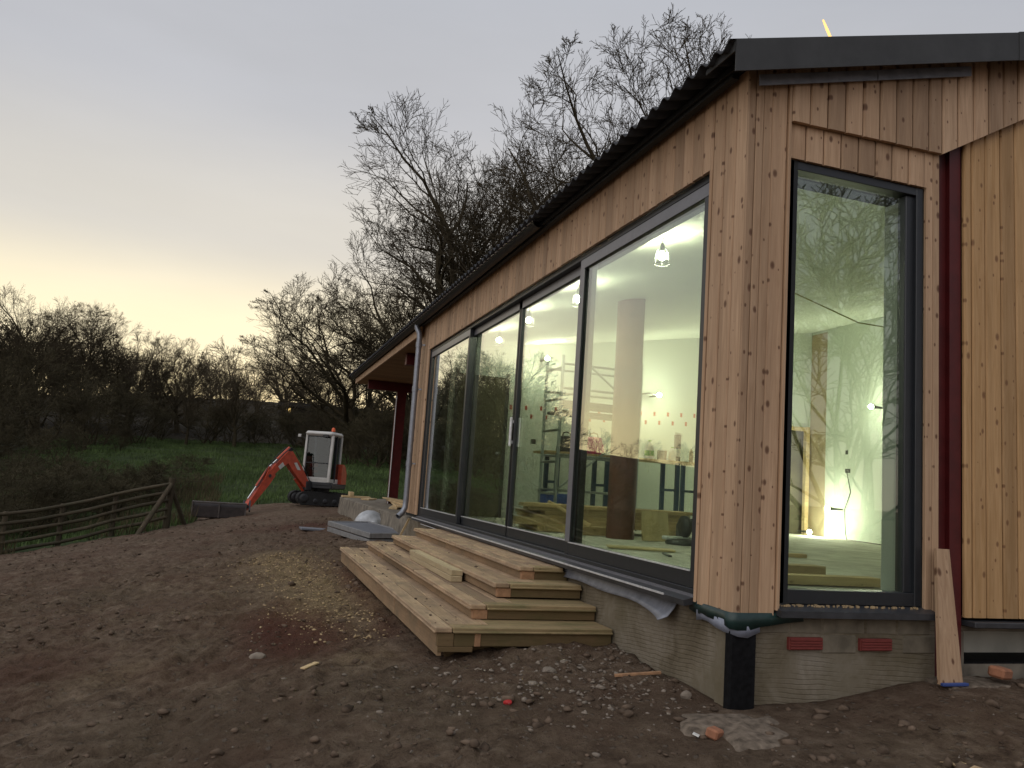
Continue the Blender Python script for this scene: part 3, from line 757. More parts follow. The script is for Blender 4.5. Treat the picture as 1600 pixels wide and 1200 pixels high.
h = MB(); h.box((.06, 4.13, .92), (.085, 4.165, 1.22), .008); h.box((.085, 4.135, .95), (.10, 4.16, .98)); h.box((.085, 4.135, 1.16), (.10, 4.16, 1.19)); h.build('pull_handle', 'alu', SW)
# sill with bright nose
b = MB(); b.prism([(.05, -.02), (.05, -.06), (-.052, -.078), (-.056, -.046)], 'y', .395, 8.2); b.build('sill', 'sill', SW)
MB().box((-.060, .62, -.050), (-.054, 8.2, -.038)).build('sill_nose', 'alu', SW)
for zr, xr in ((-.030, .012), (-.024, .030)):
    MB().box((xr - .004, .40, zr - .012), (xr + .004, 8.19, zr + .006)).build('track_rail', 'frame_light', SW)
# lead apron below the sill, curled at its near end
def apron():
    vs = []; fs = []; n = 30
    for i in range(n):
        y = .60 + (2.35 - .60) * i / (n - 1); c = math.exp(-(y - .60) / .25)
        zb_ = -.155 - .03 * c + .006 * math.sin(y * 7)
        prof = [(.030, -.075), (.018 - .015 * c, -.075 + .4 * (zb_ + .075)), (.012 - .05 * c, zb_ + .02), (-.002 - .10 * c, zb_)]
        for (a, z) in prof: vs.append((a, y, z))
        for (a, z) in prof: vs.append((a + .005, y + .001, z - .003))
    for i in range(n - 1):
        a = i * 8; c = a + 8
        for j in range(3): fs += [(a + j, a + j + 1, c + j + 1, c + j), (a + 4 + j, c + 4 + j, c + 5 + j, a + 5 + j)]
        fs += [(a + 3, a + 7, c + 7, c + 3)]
    fs += [(0, 4, 5, 1), (1, 5, 6, 2), (2, 6, 7, 3)]
    return MB().add(vs, fs, True)
apron().build('lead_apron', 'lead', BUILD)
b = MB(); b.box((-.05, 6.7, -.115), (.02, 7.6, -.105), .004, Matrix.Rotation(.25, 3, 'Y')); b.build('lead_offcut', 'alu', BUILD)

CW = rect_frame(.285, 1.268, .03, .13, -.0, 2.484, .05, 'x', .075, .05).build('corner_window', 'frame', BUILD)
b = MB(); b.box((1.16, .052, .075), (1.222, .12, 2.434), .004); b.box((1.155, .056, .07), (1.163, .10, 2.43)); b.build('inner_frame', 'frame', CW)
MB().box((.33, .075, .072), (1.162, .092, 2.437)).build('pane', 'glass', CW)
b = MB(); b.prism([(.05, .0), (.05, -.048), (-.045, -.062), (-.045, -.028)], 'x', .268, 1.318); b.build('sill', 'sill', CW)
b = MB()
for i in range(90):
    a = rnd.uniform(.29, 1.22); c = rnd.uniform(.0, .028); s_ = rnd.uniform(.003, .009); b.box((a, c, -.012), (a + s_ * 1.8, c + s_, -.006 + s_ * .6))
o = b.build('sawdust_crumbs', 'sand', CW); tag(o, kind='stuff')

# ------------------------------------------------------------------ the room
ROOM = 7.4
b = MB().box((.21, .386, -.35), (7.5, 8.9, -.004)).build('room_floor', 'floor', BUILD)
def ceil_z(x): return 2.60 + .162 * (x - .3)
MB().add([(.3, .1, 2.6), (7.5, .1, ceil_z(7.5)), (7.5, 8.9, ceil_z(7.5)), (.3, 8.9, 2.6), (.3, .1, 2.7), (7.5, .1, ceil_z(7.5) + .1), (7.5, 8.9, ceil_z(7.5) + .1), (.3, 8.9, 2.7)],
         [(0, 1, 2, 3), (4, 7, 6, 5), (0, 4, 5, 1), (1, 5, 6, 2), (2, 6, 7, 3), (3, 7, 4, 0)]).build('room_ceiling', 'ceil', BUILD)
EW = MB().prism([(.362, -.01), (6.78, -.01), (6.78, ceil_z(6.78) + .05), (.362, ceil_z(.362) + .05)], 'y', 8.75, 8.91)
EW.prism([(6.78, 1.90), (7.56, 1.90), (7.56, ceil_z(7.56) + .05), (6.78, ceil_z(6.78) + .05)], 'y', 8.752, 8.91); EW = EW.build('end_wall', 'plaster', BUILD)
BW = MB().box((ROOM, .38, -.01), (7.55, 8.76, 3.8)).build('back_wall', 'plaster', BUILD)
MB().box((6.76, 8.9, -.01), (7.5, 8.96, 1.92)).build('doorway_panel', 'door_dark', EW)
b = MB(); b.box((7.28, 8.70, -.01), (7.36, 8.78, 1.96)); b.box((6.76, 8.71, 1.88), (7.28, 8.77, 1.95)); b.build('door_lining', 'plank_x', EW)
MB().box((7.392, 8.32, 0), (7.399, 8.74, 3.7)).build('bare_strip', 'tan', BW)
MB().box((.37, .381, 2.50), (1.33, .395, 2.9)).build('window_head_lining', 'plaster2', BUILD)
MB().box((1.322, .135, -.005), (1.33, .40, 2.66)).build('window_reveal', 'plaster2', BUILD)
MB().prism([(1.33, -.005), (7.4, -.005), (7.4, ceil_z(7.4)), (1.33, ceil_z(1.33))], 'y', .382, .395).build('gable_lining', 'plaster2', BUILD)
MB().box((.2, .40, -.005), (.36, .417, 2.55)).build('window_reveal', 'plaster2', BUILD)
# red tabs in two staggered rows on the end wall
tabm = MB().box((-.018, -.006, -.035), (.018, 0, .035)).mesh('red_tab', 'redtab')
for i in range(26):
    xx = 1.55 + i * .262
    if xx > 5.1: break
    for dx, dz in ((0, 1.9 + .05 * (xx - 3.8)), (.10, 1.76 + .045 * (xx - 3.9))):
        o = link(bpy.data.objects.new('red_tab', tabm), EW); o.location = (xx - .01 + dx, 8.749, dz)
# internal door seen through the far pane
b = MB().box((.62, 8.70, 0), (1.42, 8.747, 2.25), .004); D1 = b.build('internal_door', 'door_dark', EW)
MB().box((1.32, 8.66, 1.0), (1.36, 8.70, 1.04), .006).build('door_knob', 'alu', D1)
for x0 in (.56, 1.42):
    MB().box((x0, 8.69, 0), (x0 + .06, 8.748, 2.32), .003).build('door_post', 'tool', D1)
for (xx, zz, ww) in ((1.92, 1.22, .09), (2.1, .42, .15)):
    MB().box((xx, 8.742, zz), (xx + ww, 8.749, zz + .08), .002).build('back_box', 'tool', EW)
for (yy, zz) in ((7.68, 1.13), (7.74, 1.45)):
    MB().box((7.388, yy, zz), (7.398, yy + .12 if zz < 1.3 else yy + .06, zz + .07), .002).build('back_box', 'tool', BW)
# round rust-coloured column
b = MB(); b.lathe((1.76, 4.95, 0), [(.165, -.01), (.165, .6), (.163, 1.4), (.165, 3.0)], 24); b.build('room_column', 'rust', BUILD)

# ------------------------------------------------------------------ lamps
def festoon(loc, label, flex_to=None):
    t = empty('caged_lamp', loc)
    tag(t, label, 'lamp', 'caged bulbs strung under the ceiling')
    MB().ball((0, 0, 0), .030, 2, (1, 1, 1.15)).build('bulb', 'bulb', t)
    MB().lathe((0, 0, .05), [(.018, -.01), (.020, .03), (.012, .06)], 12).build('lamp_holder', 'tool', t)
    c = MB()
    for i in range(6):
        a = i * PI / 3; c.tube([(.03 * math.cos(a), .03 * math.sin(a), .07), (.06 * math.cos(a), .06 * math.sin(a), .015), (.066 * math.cos(a), .066 * math.sin(a), -.07)], .003, 5)
    ring = [(.066 * math.cos(a), .066 * math.sin(a), -.07) for a in np.linspace(0, 2 * PI, 13)]; c.tube(ring, .0035, 5, False)
    ring = [(.062 * math.cos(a), .062 * math.sin(a), -.008) for a in np.linspace(0, 2 * PI, 13)]; c.tube(ring, .003, 5, False)
    c.build('cage', 'tool', t)
    top = ceil_z(loc[0]) - loc[2] + .01
    MB().tube([(0, 0, .12), (.01, .01, (top + .12) / 2), (0, 0, top)], .005, 6).build('flex', 'cable', t)
    return t
festoon((.62, 2.10, 2.49), 'caged lit bulb nearest the corner, high in the widest right-hand pane')
festoon((.63, 3.90, 2.49), 'caged lit bulb just left of the dividing stile of the right-hand pane')
festoon((.55, 5.22, 2.49), 'caged lit bulb at the top of the second pane from the right')
festoon((.66, 6.75, 2.49), 'caged lit bulb at the top of the third pane from the right')
def flood(loc, label, nrm):
    t = empty('wall_lamp', loc); tag(t, label, 'lamp')
    MB().ball((0, 0, 0), .034, 2).build('bulb', 'bulb', t)
    n = Vector(nrm)
    MB().tube([tuple(n * -.03), tuple(n * -.12), tuple(n * -.33)], [.03, .022, .012], 10).build('lamp_holder', 'tool', t)
    return t
flood((2.0, 8.42, 2.60), 'bare lit bulb on the end wall above the scaffold tower', (0, -1, 0))
flood((4.02, 8.35, 2.20), 'bare lit bulb on a bent arm right of the rusty column', (0, -1, 0))
b = MB(); b.tube([(3.35, 8.45, 1.95), (3.6, 8.42, 2.17), (3.85, 8.4, 2.22), (4.0, 8.4, 2.2)], .012, 6); b.tube([(3.35, 8.45, 1.95), (3.35, 8.45, 0)], .012, 6)
tag(b.build('lamp_arm', 'tool'), 'thin bent stand holding the bare bulb right of the rusty column', 'lamp stand')
flood((7.02, 6.80, 2.18), 'bright lit bulb on the back wall seen through the corner window', (-1, 0, 0))
flood((7.08, 7.86, .50), 'lit bulb low on the back wall beside the doorway', (-1, 0, 0))
flood((6.95, 8.14, .07), 'lit bulb lying on the floor at the foot of the doorway', (0, -1, 0))
# cables
b = MB(); b.tube([(.55, 1.2, 2.63), (1.6, 2.3, 2.80), (3.0, 3.65, 3.03 - .15), (4.2, 3.9, 2.7), (5.6, 4.2, 2.78), (6.4, 4.6, 3.55)], .008, 6)
tag(b.build('hanging_cable', 'cable'), 'yellow cable sagging across the ceiling behind the corner window', 'cable')
b = MB(); b.tube([(7.36, 7.72, 1.13), (7.34, 7.6, .8), (7.35, 7.75, .5), (7.33, 7.7, .12), (7.1, 7.4, .01), (6.9, 6.6, .01), (6.9, 5.6, .01)], .008, 6)
tag(b.build('floor_cable', 'blk'), 'dark cable running down the back wall and along the floor', 'cable')

# ------------------------------------------------------------------ things inside
def bench(name, x0, x1, y0, y1, z, label, legs):
    t = empty(name, ((x0 + x1) / 2, (y0 + y1) / 2, 0)); cx, cy = (x0 + x1) / 2, (y0 + y1) / 2
    MB().box((x0 - cx, y0 - cy, z - .035), (x1 - cx, y1 - cy, z), .003).build('bench_top', 'plank_x', t)
    for lx in legs:
        for ly in (y0 + .06, y1 - .06):
            MB().box((lx - cx - .03, ly - cy - .03, 0), (lx - cx + .03, ly - cy + .03, z - .036)).build('leg', 'bluesteel', t)
    b = MB()
    for lx in legs: b.box((lx - cx - .02, y0 - cy + .09, .6), (lx - cx + .02, y1 - cy - .09, .64))
    b.box((x0 - cx + .1, y1 - cy - .07, .25), (x1 - cx - .1, y1 - cy - .05, .29)); b.build('stretcher', 'bluesteel', t)
    tag(t, label, 'workbench', 'workbenches along the end wall'); return t
bench('workbench', 1.83, 2.98, 7.75, 8.35, 1.09, 'workbench left of the rusty column, carrying the pink bag', (2.05, 2.88))
bench('workbench', 3.30, 4.62, 7.75, 8.35, 1.09, 'workbench right of the rusty column, carrying bottles and tubs', (4.12, 4.50))
# pink bag, black bag, tubs and bottles
def lump(name, c, r, sq, m, label, cat):
    b = MB(); b.ball((0, 0, r * sq[2] * .9), r, 3, sq, .07); o = b.build(name, m); o.location = c; tag(o, label, cat); return o
def bag(loc, w, d, h, m, label):
    t = empty('tool_bag', loc)
    b = MB(); n = 10
    prof = []
    for i in range(n + 1):
        s_ = i / n; k = 1 - .35 * s_ ** 2; prof.append((k, h * s_))
    vs = []; fs = []; kk = 16
    for k, z in prof:
        for j in range(kk):
            a = 2 * PI * j / kk; ca_, sa_ = math.cos(a), math.sin(a)
            rx = math.copysign(abs(ca_) ** .5, ca_); ry = math.copysign(abs(sa_) ** .5, sa_)
            vs.append((rx * w / 2 * k * (1 + rnd.uniform(-.03, .03)), ry * d / 2 * k * (1 + rnd.uniform(-.03, .03)), z))
    for i in range(n):
        for j in range(kk): fs.append((i * kk + j, i * kk + (j + 1) % kk, (i + 1) * kk + (j + 1) % kk, (i + 1) * kk + j))
    fs.append(tuple(range(kk))[::-1]); fs.append(tuple(range(n * kk, n * kk + kk)))
    b.add(vs, fs, True); b.build('bag_body', m, t)
    MB().tube([(-w * .25, 0, h * .95), (-w * .2, 0, h * 1.2), (0, 0, h * 1.28), (w * .2, 0, h * 1.2), (w * .25, 0, h * .95)], .012, 6).build('handle', 'blk', t)
    tag(t, label, 'bag')
bag((2.70, 7.98, 1.09), .32, .3, .27, 'pink', 'bright pink bag on the workbench beside the rusty column')
bag((2.24, 7.98, 1.09), .28, .3, .25, 'blk', 'black tool bag on the workbench left of the pink bag')
def bottle(loc, r, h, m, label, neck=True, lab=None):
    t = empty('bottle', loc)
    pr = [(r, 0), (r, h * .62), (r * .85, h * .75), (r * .3, h * .86), (r * .3, h * .93)] if neck else [(r, 0), (r * 1.02, h * .95), (r * .98, h * .96)]
    MB().lathe((0, 0, 0), pr, 14).build('bottle_body', m, t)
    MB().lathe((0, 0, h * .93 if neck else h * .96), [(r * .36 if neck else r * 1.05, 0), (r * .34 if neck else r * 1.05, h * .07)], 12).build('cap', 'white' if m != 'white' else 'grn', t)
    if lab: MB().lathe((0, 0, h * .18), [(r * 1.015, 0), (r * 1.015, h * .28)], 14).build('paper_label', lab, t)
    tag(t, label, 'bottle' if neck else 'tub')
bottle((3.70, 8.0, 1.09), .075, .31, 'white', 'large white bottle with green label on the right workbench', True, 'grn')
bottle((3.88, 7.95, 1.09), .055, .16, 'tool', 'short grey tub right of the large white bottle', False)
bottle((3.99, 8.05, 1.09), .05, .17, 'rust', 'small brown tub in the middle of the right workbench', False)
bottle((4.09, 7.95, 1.09), .06, .23, 'white', 'smaller white bottle near the black spray can', True)
bottle((4.22, 8.02, 1.09), .055, .46, 'blk', 'tall black canister standing on the right workbench', False, 'white')
bottle((4.46, 7.98, 1.09), .035, .25, 'tan', 'slim tan bottle at the right end of the workbench', True)
# scaffold tower
t = empty('scaffold_tower', (2.3, 7.2, 0))
for sx in (-.62, .62):
    for sy in (-.32, .32):
        st_ = MB(); st_.tube([(sx, sy, .12), (sx, sy, 2.42)], .024, 10); u = st_.build('upright', 'tube', t)
        w_ = MB(); w_.lathe((sx, sy - .015, 0), [(.03, .0), (.055, .02), (.055, .09), (.03, .12)], 12); w_.build('castor', 'blk', u)
for sx in (-.62, .62):
    for z in (.45, .9, 1.35, 1.8, 2.25):
        MB().tube([(sx, -.32, z), (sx, .32, z)], .02, 8).build('rung', 'tube', t)
for z in (.5, 1.0, 1.95, 2.3):
    for sy in (-.32, .32):
        MB().tube([(-.62, sy, z), (.62, sy, z)], .018, 8).build('ledger', 'tube', t)
MB().tube([(-.62, -.32, .5), (.62, -.32, 1.5)], .016, 8).build('brace', 'tube', t)
MB().tube([(.62, -.32, 1.7), (-.2, -.32, 2.3)], .016, 8).build('brace', 'tube', t)
MB().box((-.6, -.28, 1.60), (.6, .28, 1.64)).build('platform', 'tool', t)
b = MB(); b.box((-.6, -.30, 1.66), (.6, -.28, 1.78)); b.build('toe_board', 'tool', t)
tag(t, 'grey tube scaffold tower behind the rusty column', 'scaffold')
b = MB().box((1.68, 7.28, 0), (2.05, 7.6, .45), .012); tag(b.build('crate', 'bluebox'), 'blue plastic crate at the foot of the scaffold tower', 'crate')
# low timber stack
bb = MB().box((.95, 5.55, 0), (1.06, 6.25, .07)).build('bearer', 'plank_x')
tag(bb, 'short wooden bearer under the left end of the timber stack', 'bearer')
bb = MB().box((2.75, 5.55, 0), (2.86, 6.25, .07)).build('bearer', 'plank_x')
tag(bb, 'short wooden bearer under the right end of the timber stack', 'bearer')
pm = MB().box((-1.12, -.09, 0), (1.12, .09, .042), .003).mesh('plank', 'plank_x')
k = 0
for lay in range(6):
    for j in range(3):
        o = link(bpy.data.objects.new('plank', pm)); o.location = (1.98 + rnd.uniform(-.2, .2), 5.68 + j * .2 + rnd.uniform(-.01, .01), .071 + lay * .0435); o.rotation_euler = (0, 0, rnd.uniform(-.01, .01))
        tag(o, 'long sawn plank in the low timber stack behind the rusty column', 'plank', 'planks stacked on the floor')
def stick(a, b_, w, h, m, label, name='timber_offcut', cat='timber'):
    c = (Vector(a) + Vector(b_)) / 2
    o = MB().beam(Vector(a) - c, Vector(b_) - c, w, h, .002).build(name, m); o.location = c; tag(o, label, cat); return o
stick((1.15, 5.1, .055), (1.75, 5.25, .055), .1, .1, 'plank_x', 'thick pale timber block on the floor left of the rusty column')
stick((1.02, 5.5, .05), (1.5, 5.5, .05), .09, .09, 'plank_x', 'timber block lying just behind the thick pale block')
stick((1.15, 5.75, .36), (1.45, 5.1, .12), .03, .03, 'plank_x', 'thin batten leaning down from the timber stack')
stick((.9, 3.45, .012), (1.5, 3.25, .012), .22, .018, 'ply', 'flat plywood offcut on the floor in front of the rusty column', 'plywood_offcut', 'plywood')
stick((.80, .95, .035), (1.75, .92, .035), .12, .06, 'plank_x', 'long timber on the floor right behind the corner window')
stick((.75, 1.45, .045), (1.7, 1.42, .045), .14, .085, 'plank_x', 'thicker timber lying second behind the corner window')
stick((2.5, 3.3, .02), (3.0, 3.25, .02), .1, .035, 'plank_x', 'small board in the middle of the floor behind the corner window')
stick((1.1, 2.6, .012), (1.2, 2.9, .012), .03, .015, 'tool', 'dark sliver on the floor behind the corner window')
b = MB(); b.box((0, -.012, 0), (.34, .012, .34), .002, Matrix.Rotation(-.15, 3, 'X'), (0, 0, 0)); o = b.build('plywood_sheet', 'ply'); o.location = (1.93, 4.72, .0); tag(o, 'square plywood sheet leaning against the rusty column', 'plywood')
# chop saw on the floor
t = empty('chop_saw', (2.22, 4.35, 0)); 
MB().lathe((0, 0, 0), [(.17, 0), (.18, .02), (.16, .05), (.08, .07)], 18).build('saw_base', 'tool', t)
b = MB(); b.box((-.22, -.05, .05), (.22, .05, .09), .01); b.build('fence_bar', 'alu', t)
b = MB(); b.tube([(0, .06, .07), (.02, .1, .2), (.03, .02, .27)], [.03, .03, .045], 10); b.build('saw_arm', 'tool', t)
b = MB(); b.lathe((0, 0, 0), [(.02, -.03), (.12, -.025), (.12, .025), (.02, .03)], 20); b.xf(Matrix.Translation((.02, -.03, .2)) @ Matrix.Rotation(PI / 2, 4, 'Y')); b.build('blade_guard', 'blk', t)
b = MB(); b.tube([(.05, .0, .23), (.16, .02, .25)], .05, 12); b.build('motor', 'tool', t)
tag(t, 'dark chop saw standing on the floor beside the right end of the timber stack', 'saw')

# ------------------------------------------------------------------ steps
ST = empty('timber_steps', (0, 0, 0))
tag(ST, 'four wide weathered timber steps climbing to the sliding window', 'steps')
tiers = [(.0, -.375, 2.30, 6.45, -.09), (-.29, -.655, 2.02, 6.40, -.187), (-.56, -.91, 1.74, 6.72, -.298), (-.82, -1.215, 1.45, 6.9, -.402)]
for ti, (xa, xb, y0, y1, z) in enumerate(tiers):
    w = .118
    # front boards along y
    xx = xb
    first = True
    while xx < xa - .01:
        ww = min(w, xa - xx)
        cut = y0 if first else y0 + .124
        yy = cut
        while yy < y1 - .02:                                           # butt-jointed lengths
            ln = min(rnd.uniform(1.5, 2.4), y1 - yy)
            if y1 - yy - ln < .35: ln = y1 - yy
            dz = rnd.uniform(-.002, .002)
            if first:
                b = MB().box((xx, yy, z - .034 + dz), (xx + ww - .004, yy + ln - .004, z + dz), .006)
                o = b.build('tread_board', 'deck_y', ST)
                MB().box((xx - .006, yy + .002, z - .036 + dz), (xx + .010, yy + ln - .006, z - .022 + dz), .004).build('nosing_lip', 'deck_y', o)
            else:
                MB().box((xx, yy, z - .033 + dz), (xx + ww - .004, yy + ln - .004, z + dz), .004).build('tread_board', 'deck_y', ST)
            yy += ln
        xx += w; first = False
    # return board on the near end
    b = MB().box((xb + w, y0 - .002, z - .034), (.03 if ti else -.012, y0 + .12, z + .001), .006); o = b.build('return_board', 'deck_x', ST)
    MB().box((xb + w + .001, y0 - .010, z - .036), (.03 if ti else -.012, y0 + .006, z - .022), .004).build('nosing_lip', 'deck_x', o)
    if ti: MB().box((xa + .001, y0 + .123, z - .034), (.03, y0 + .33, z - .001), .004).build('return_board', 'deck_x', ST)
    # risers: front (short lengths) and near end
    zb = z - .036 - (.064 if ti < 3 else .085)
    yy = y0 + .02
    while yy < y1 - .02:
        ln = min(rnd.uniform(.9, 1.9), y1 - yy - .01)
        if y1 - yy - ln < .3: ln = y1 - yy - .01
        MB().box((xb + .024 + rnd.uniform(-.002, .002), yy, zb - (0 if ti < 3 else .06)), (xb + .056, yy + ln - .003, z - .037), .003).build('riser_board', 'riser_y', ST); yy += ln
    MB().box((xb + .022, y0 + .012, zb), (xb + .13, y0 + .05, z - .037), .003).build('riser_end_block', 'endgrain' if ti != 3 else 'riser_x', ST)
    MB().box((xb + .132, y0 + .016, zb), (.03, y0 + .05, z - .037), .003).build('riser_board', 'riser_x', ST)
    if ti == 3:
        MB().box((xb + .27, y0 + .008, zb), (xb + .31, y0 + .04, z - .037), .003).build('riser_end_block', 'endgrain', ST)
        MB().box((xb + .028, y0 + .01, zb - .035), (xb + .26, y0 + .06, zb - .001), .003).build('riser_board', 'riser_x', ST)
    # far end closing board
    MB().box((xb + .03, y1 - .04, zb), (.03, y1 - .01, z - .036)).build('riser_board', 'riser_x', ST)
b = MB(); 
for yy in (1.6, 3.2, 4.8, 6.5): MB().box((-1.1, yy, -.9), (.03, yy + .045, -.51)).build('bearer', 'riser_x', ST)
# two loose planks on the third step
for i, (z, lab) in enumerate(((-.297, 'lower of two short loose planks lying on the second lowest step but one'), (-.250, 'upper of two short loose planks lying on the steps'))):
    o = MB().box((-.05, -.88, 0), (.05, .88, .045), .003).build('loose_plank', 'plank_y'); o.location = (-.715 + i * .004, 3.80 + (.0 if i else -.03), z + .001); o.rotation_euler = (0, 0, .008 * (i - .5))
    tag(o, lab if i else 'lower of two short loose planks lying on the steps', 'plank', 'loose planks on the steps')
# crumbs of mud on the treads
b = MB()
for i in range(45):
    ti = rnd.choice((2, 3, 3, 3, 2, 1)); xa, xb, y0, y1, z = tiers[ti]; s_ = rnd.uniform(.004, .016)
    b.ball((rnd.uniform(xb + .02, xb + .24), rnd.uniform(y0 + .1, y1 - .2), z + s_ * .3), s_, 1, (1, 1, .6), .3)
tag(b.build('mud_crumbs', 'clod'), 'dark crumbs of mud trodden onto the lower timber steps', 'mud', None, 'stuff')

# ------------------------------------------------------------------ porch slab and what lies round it
SL = empty('porch_slab', (0, 0, 0)); tag(SL, 'rough concrete porch slab beyond the timber steps', 'slab')
def rough_slab():
    n = 40; vs = []; fs = []
    ys_ = np.linspace(9.12, 18.7, n)
    for i, y in enumerate(ys_):
        j = rnd.uniform(-.02, .02)
        vs += [(.03 + j - .05, y, -.95), (.05 + j * .6, y, -.12 + rnd.uniform(-.01, .008)), (.10, y, -.10), (6, y, -.10), (6, y, -.95)]
    for i in range(n - 1):
        for k in range(4): a = i * 5 + k; fs.append((a, a + 1, a + 6, a + 5))
    fs += [(0, 1, 2, 3, 4)[::-1], tuple(5 * (n - 1) + k for k in range(5))]
    return MB().add(vs, fs)
rough_slab().build('slab_body', 'concrete', SL)
def plank(c, L, w, h, rz, m, label, ry=0, name='plank', group=None):
    o = MB().box((-L / 2, -w / 2, 0), (L / 2, w / 2, h), .003).build(name, m); o.location = c; o.rotation_euler = (0, ry, rz); tag(o, label, 'plank', group); return o
plank((.42, 18.25, -.095), .75, .2, .05, .1, 'plank_x', 'short pale board at the left edge of the concrete porch slab')
plank((.30, 18.35, -.045), .10, .45, .10, .0, 'plank_x', 'upright end of a short block on the far left of the porch slab')
plank((.62, 17.2, -.098), .9, .2, .04, 1.2, 'plank_x', 'board lying flat on the porch slab near its outer edge')
for i in range(4):
    plank((.62 + .06 * i, 13.3 + .25 * i, -.098 + .036 * i), 2.6, .16, .034, 1.35 + .09 * i, 'plank_x', ['lowest', 'second', 'third', 'topmost'][i] + ' pale board of the small heap on the porch slab beside the red column', 0, 'plank', 'boards heaped on the porch slab')
# framed mesh panel lying against the slab
t = empty('framed_panel', (-.36, 10.2, -.42), .32)
t.rotation_euler = (.04, -.02, .30)
MB().box((-.36, -.80, .05), (.36, .80, .065)).build('panel_sheet', 'meshpanel', t)
for a, c in (((-.40, -.85, 0), (-.35, .85, .08)), ((.35, -.85, 0), (.40, .85, .08)), ((-.35, -.85, 0), (.35, -.80, .08)), ((-.35, .80, 0), (.35, .85, .08))):
    MB().box(a, c, .004).build('panel_frame', 'panel_rim', t)
for a, c in (((-.40, -.85, -.10), (-.35, .85, -.02)), ((-.35, -.85, -.10), (.35, -.80, -.02))):
    MB().box(a, c, .004).build('panel_frame', 'panel_rim', t)
tag(t, 'grey framed panel lying on the ground beyond the top step', 'panel')
stick((-.12, 8.75, -.40), (.02, 8.75, -.09), .03, .03, 'plank_x', 'thin batten leaning under the downpipe', 'batten', 'batten')
# bundle of plastic sheeting
b = MB(); b.ball((0, 0, .0), .30, 4, (1.0, 1.0, .95), 0)
vs = []
for (x, y, z) in b.v:
    k = 1 + .22 * float(fbm(np.array([x * 3 + 5]), np.array([y * 3 + z * 4]), 1.2, 3)[0]) * 2; vs.append((x * k, y * k, max(-.12, z * k * 1.0)))
b.v = vs
o = b.build('plastic_sheeting', 'plastic_sheet'); o.location = (-.12, 11.7, -.42); tag(o, 'crumpled pale plastic sheeting against the concrete slab', 'sheeting')
o = MB().box((-.36, -.14, 0), (.36, .14, .035), .004).build('sheet_offcut', 'meshpanel'); o.location = (-1.0, 12.3, gz(-1.0, 12.3) + .015); o.rotation_euler = (.03, .03, .1); tag(o, 'small dark sheet offcut lying flat in the mud', 'sheet')

# prop board leaning over the foot of the red column
b = MB(); vs = [(1.30, -.045, .335), (1.392, -.045, .335), (1.385 + .02, -.125, -.39), (1.245, -.125, -.39)]
vs2 = [(a, y + .022, z) for a, y, z in vs]
b.add(vs + vs2, [(0, 1, 2, 3), (7, 6, 5, 4), (0, 4, 5, 1), (1, 5, 6, 2), (2, 6, 7, 3), (3, 7, 4, 0)])
tag(b.build('leaning_board', 'larch'), 'short pale board leaning over the foot of the red column', 'board')
o = MB().box((-.09, -.012, 0), (.09, .012, .016), .003).build('plastic_wedge', 'bluescrap'); o.location = (1.33, -.14, -.394); tag(o, 'blue plastic wedge under the leaning board', 'wedge')
o = MB().box((-.06, -.045, 0), (.06, .045, .06), .012).build('brick_piece', 'brickbit'); o.location = (1.72, -.08, gz(1.72, -.08) + .03); o.rotation_euler = (.1, .1, .3); tag(o, 'broken orange brick piece at the foot of the right-hand wall', 'brick')
o = MB().box((-.04, -.03, 0), (.04, .03, .045), .008).build('brick_piece', 'brickbit'); o.location = (-.28, -.30, gz(-.28, -.30) - .005); o.rotation_euler = (.2, .1, .6); tag(o, 'small orange brick piece on the ground near the black corner post', 'brick')
o = MB().box((-.02, -.015, 0), (.02, .015, .006)).build('white_scrap', 'white'); o.location = (-.36, -.28, gz(-.36, -.28) + .012); o.rotation_euler = (.3, .1, .9); tag(o, 'tiny white scrap beside the small orange brick piece', 'scrap')
o = MB().ball((0, 0, 0), .022, 2, (1.1, .8, .7), .1).build('red_scrap', 'redscrap'); o.location = (-1.05, .42, gz(-1.05, .42) + .01); tag(o, 'small bright red plastic scrap on the mud', 'scrap')
o = MB().ball((0, 0, 0), .03, 2, (1.1, .8, .9), .12).build('white_stone', 'stone'); o.location = (-.10, .25, gz(-.10, .25) + .02); tag(o, 'pale round stone at the foot of the long plinth', 'stone')
stick((-.30, .72, gz(-.3, .72) + .02), (-.03, .66, gz(-.03, .66) + .03), .022, .016, 'endgrain', 'short reddish stick lying against the long plinth', 'stick', 'stick')
stick((-2.0, 1.62, gz(-2, 1.62) + .015), (-1.9, 1.78, gz(-1.9, 1.78) + .02), .035, .01, 'plank_x', 'pale wood chip lying on the mud before the steps', 'wood_chip', 'wood chip')
def rock(x, y, r, lab, sq=(1.2, .9, .6)):
    o = MB().ball((0, 0, 0), r, 2, sq, .12).build('stone', 'stone'); o.location = (x, y, gz(x, y) + r * .1); o.rotation_euler = (0, 0, x * 7); tag(o, lab, 'stone')
rock(-2.25, 2.35, .05, 'largest pale stone at the edge of the red soil patch')
rock(-.62, .95, .045, 'flat pale stone in the rubble below the lowest step')
rock(-.45, 1.12, .03, 'small pale stone beside the flat one in the rubble')
rock(-.80, .72, .028, 'pale stone left of the rubble near the red scrap')
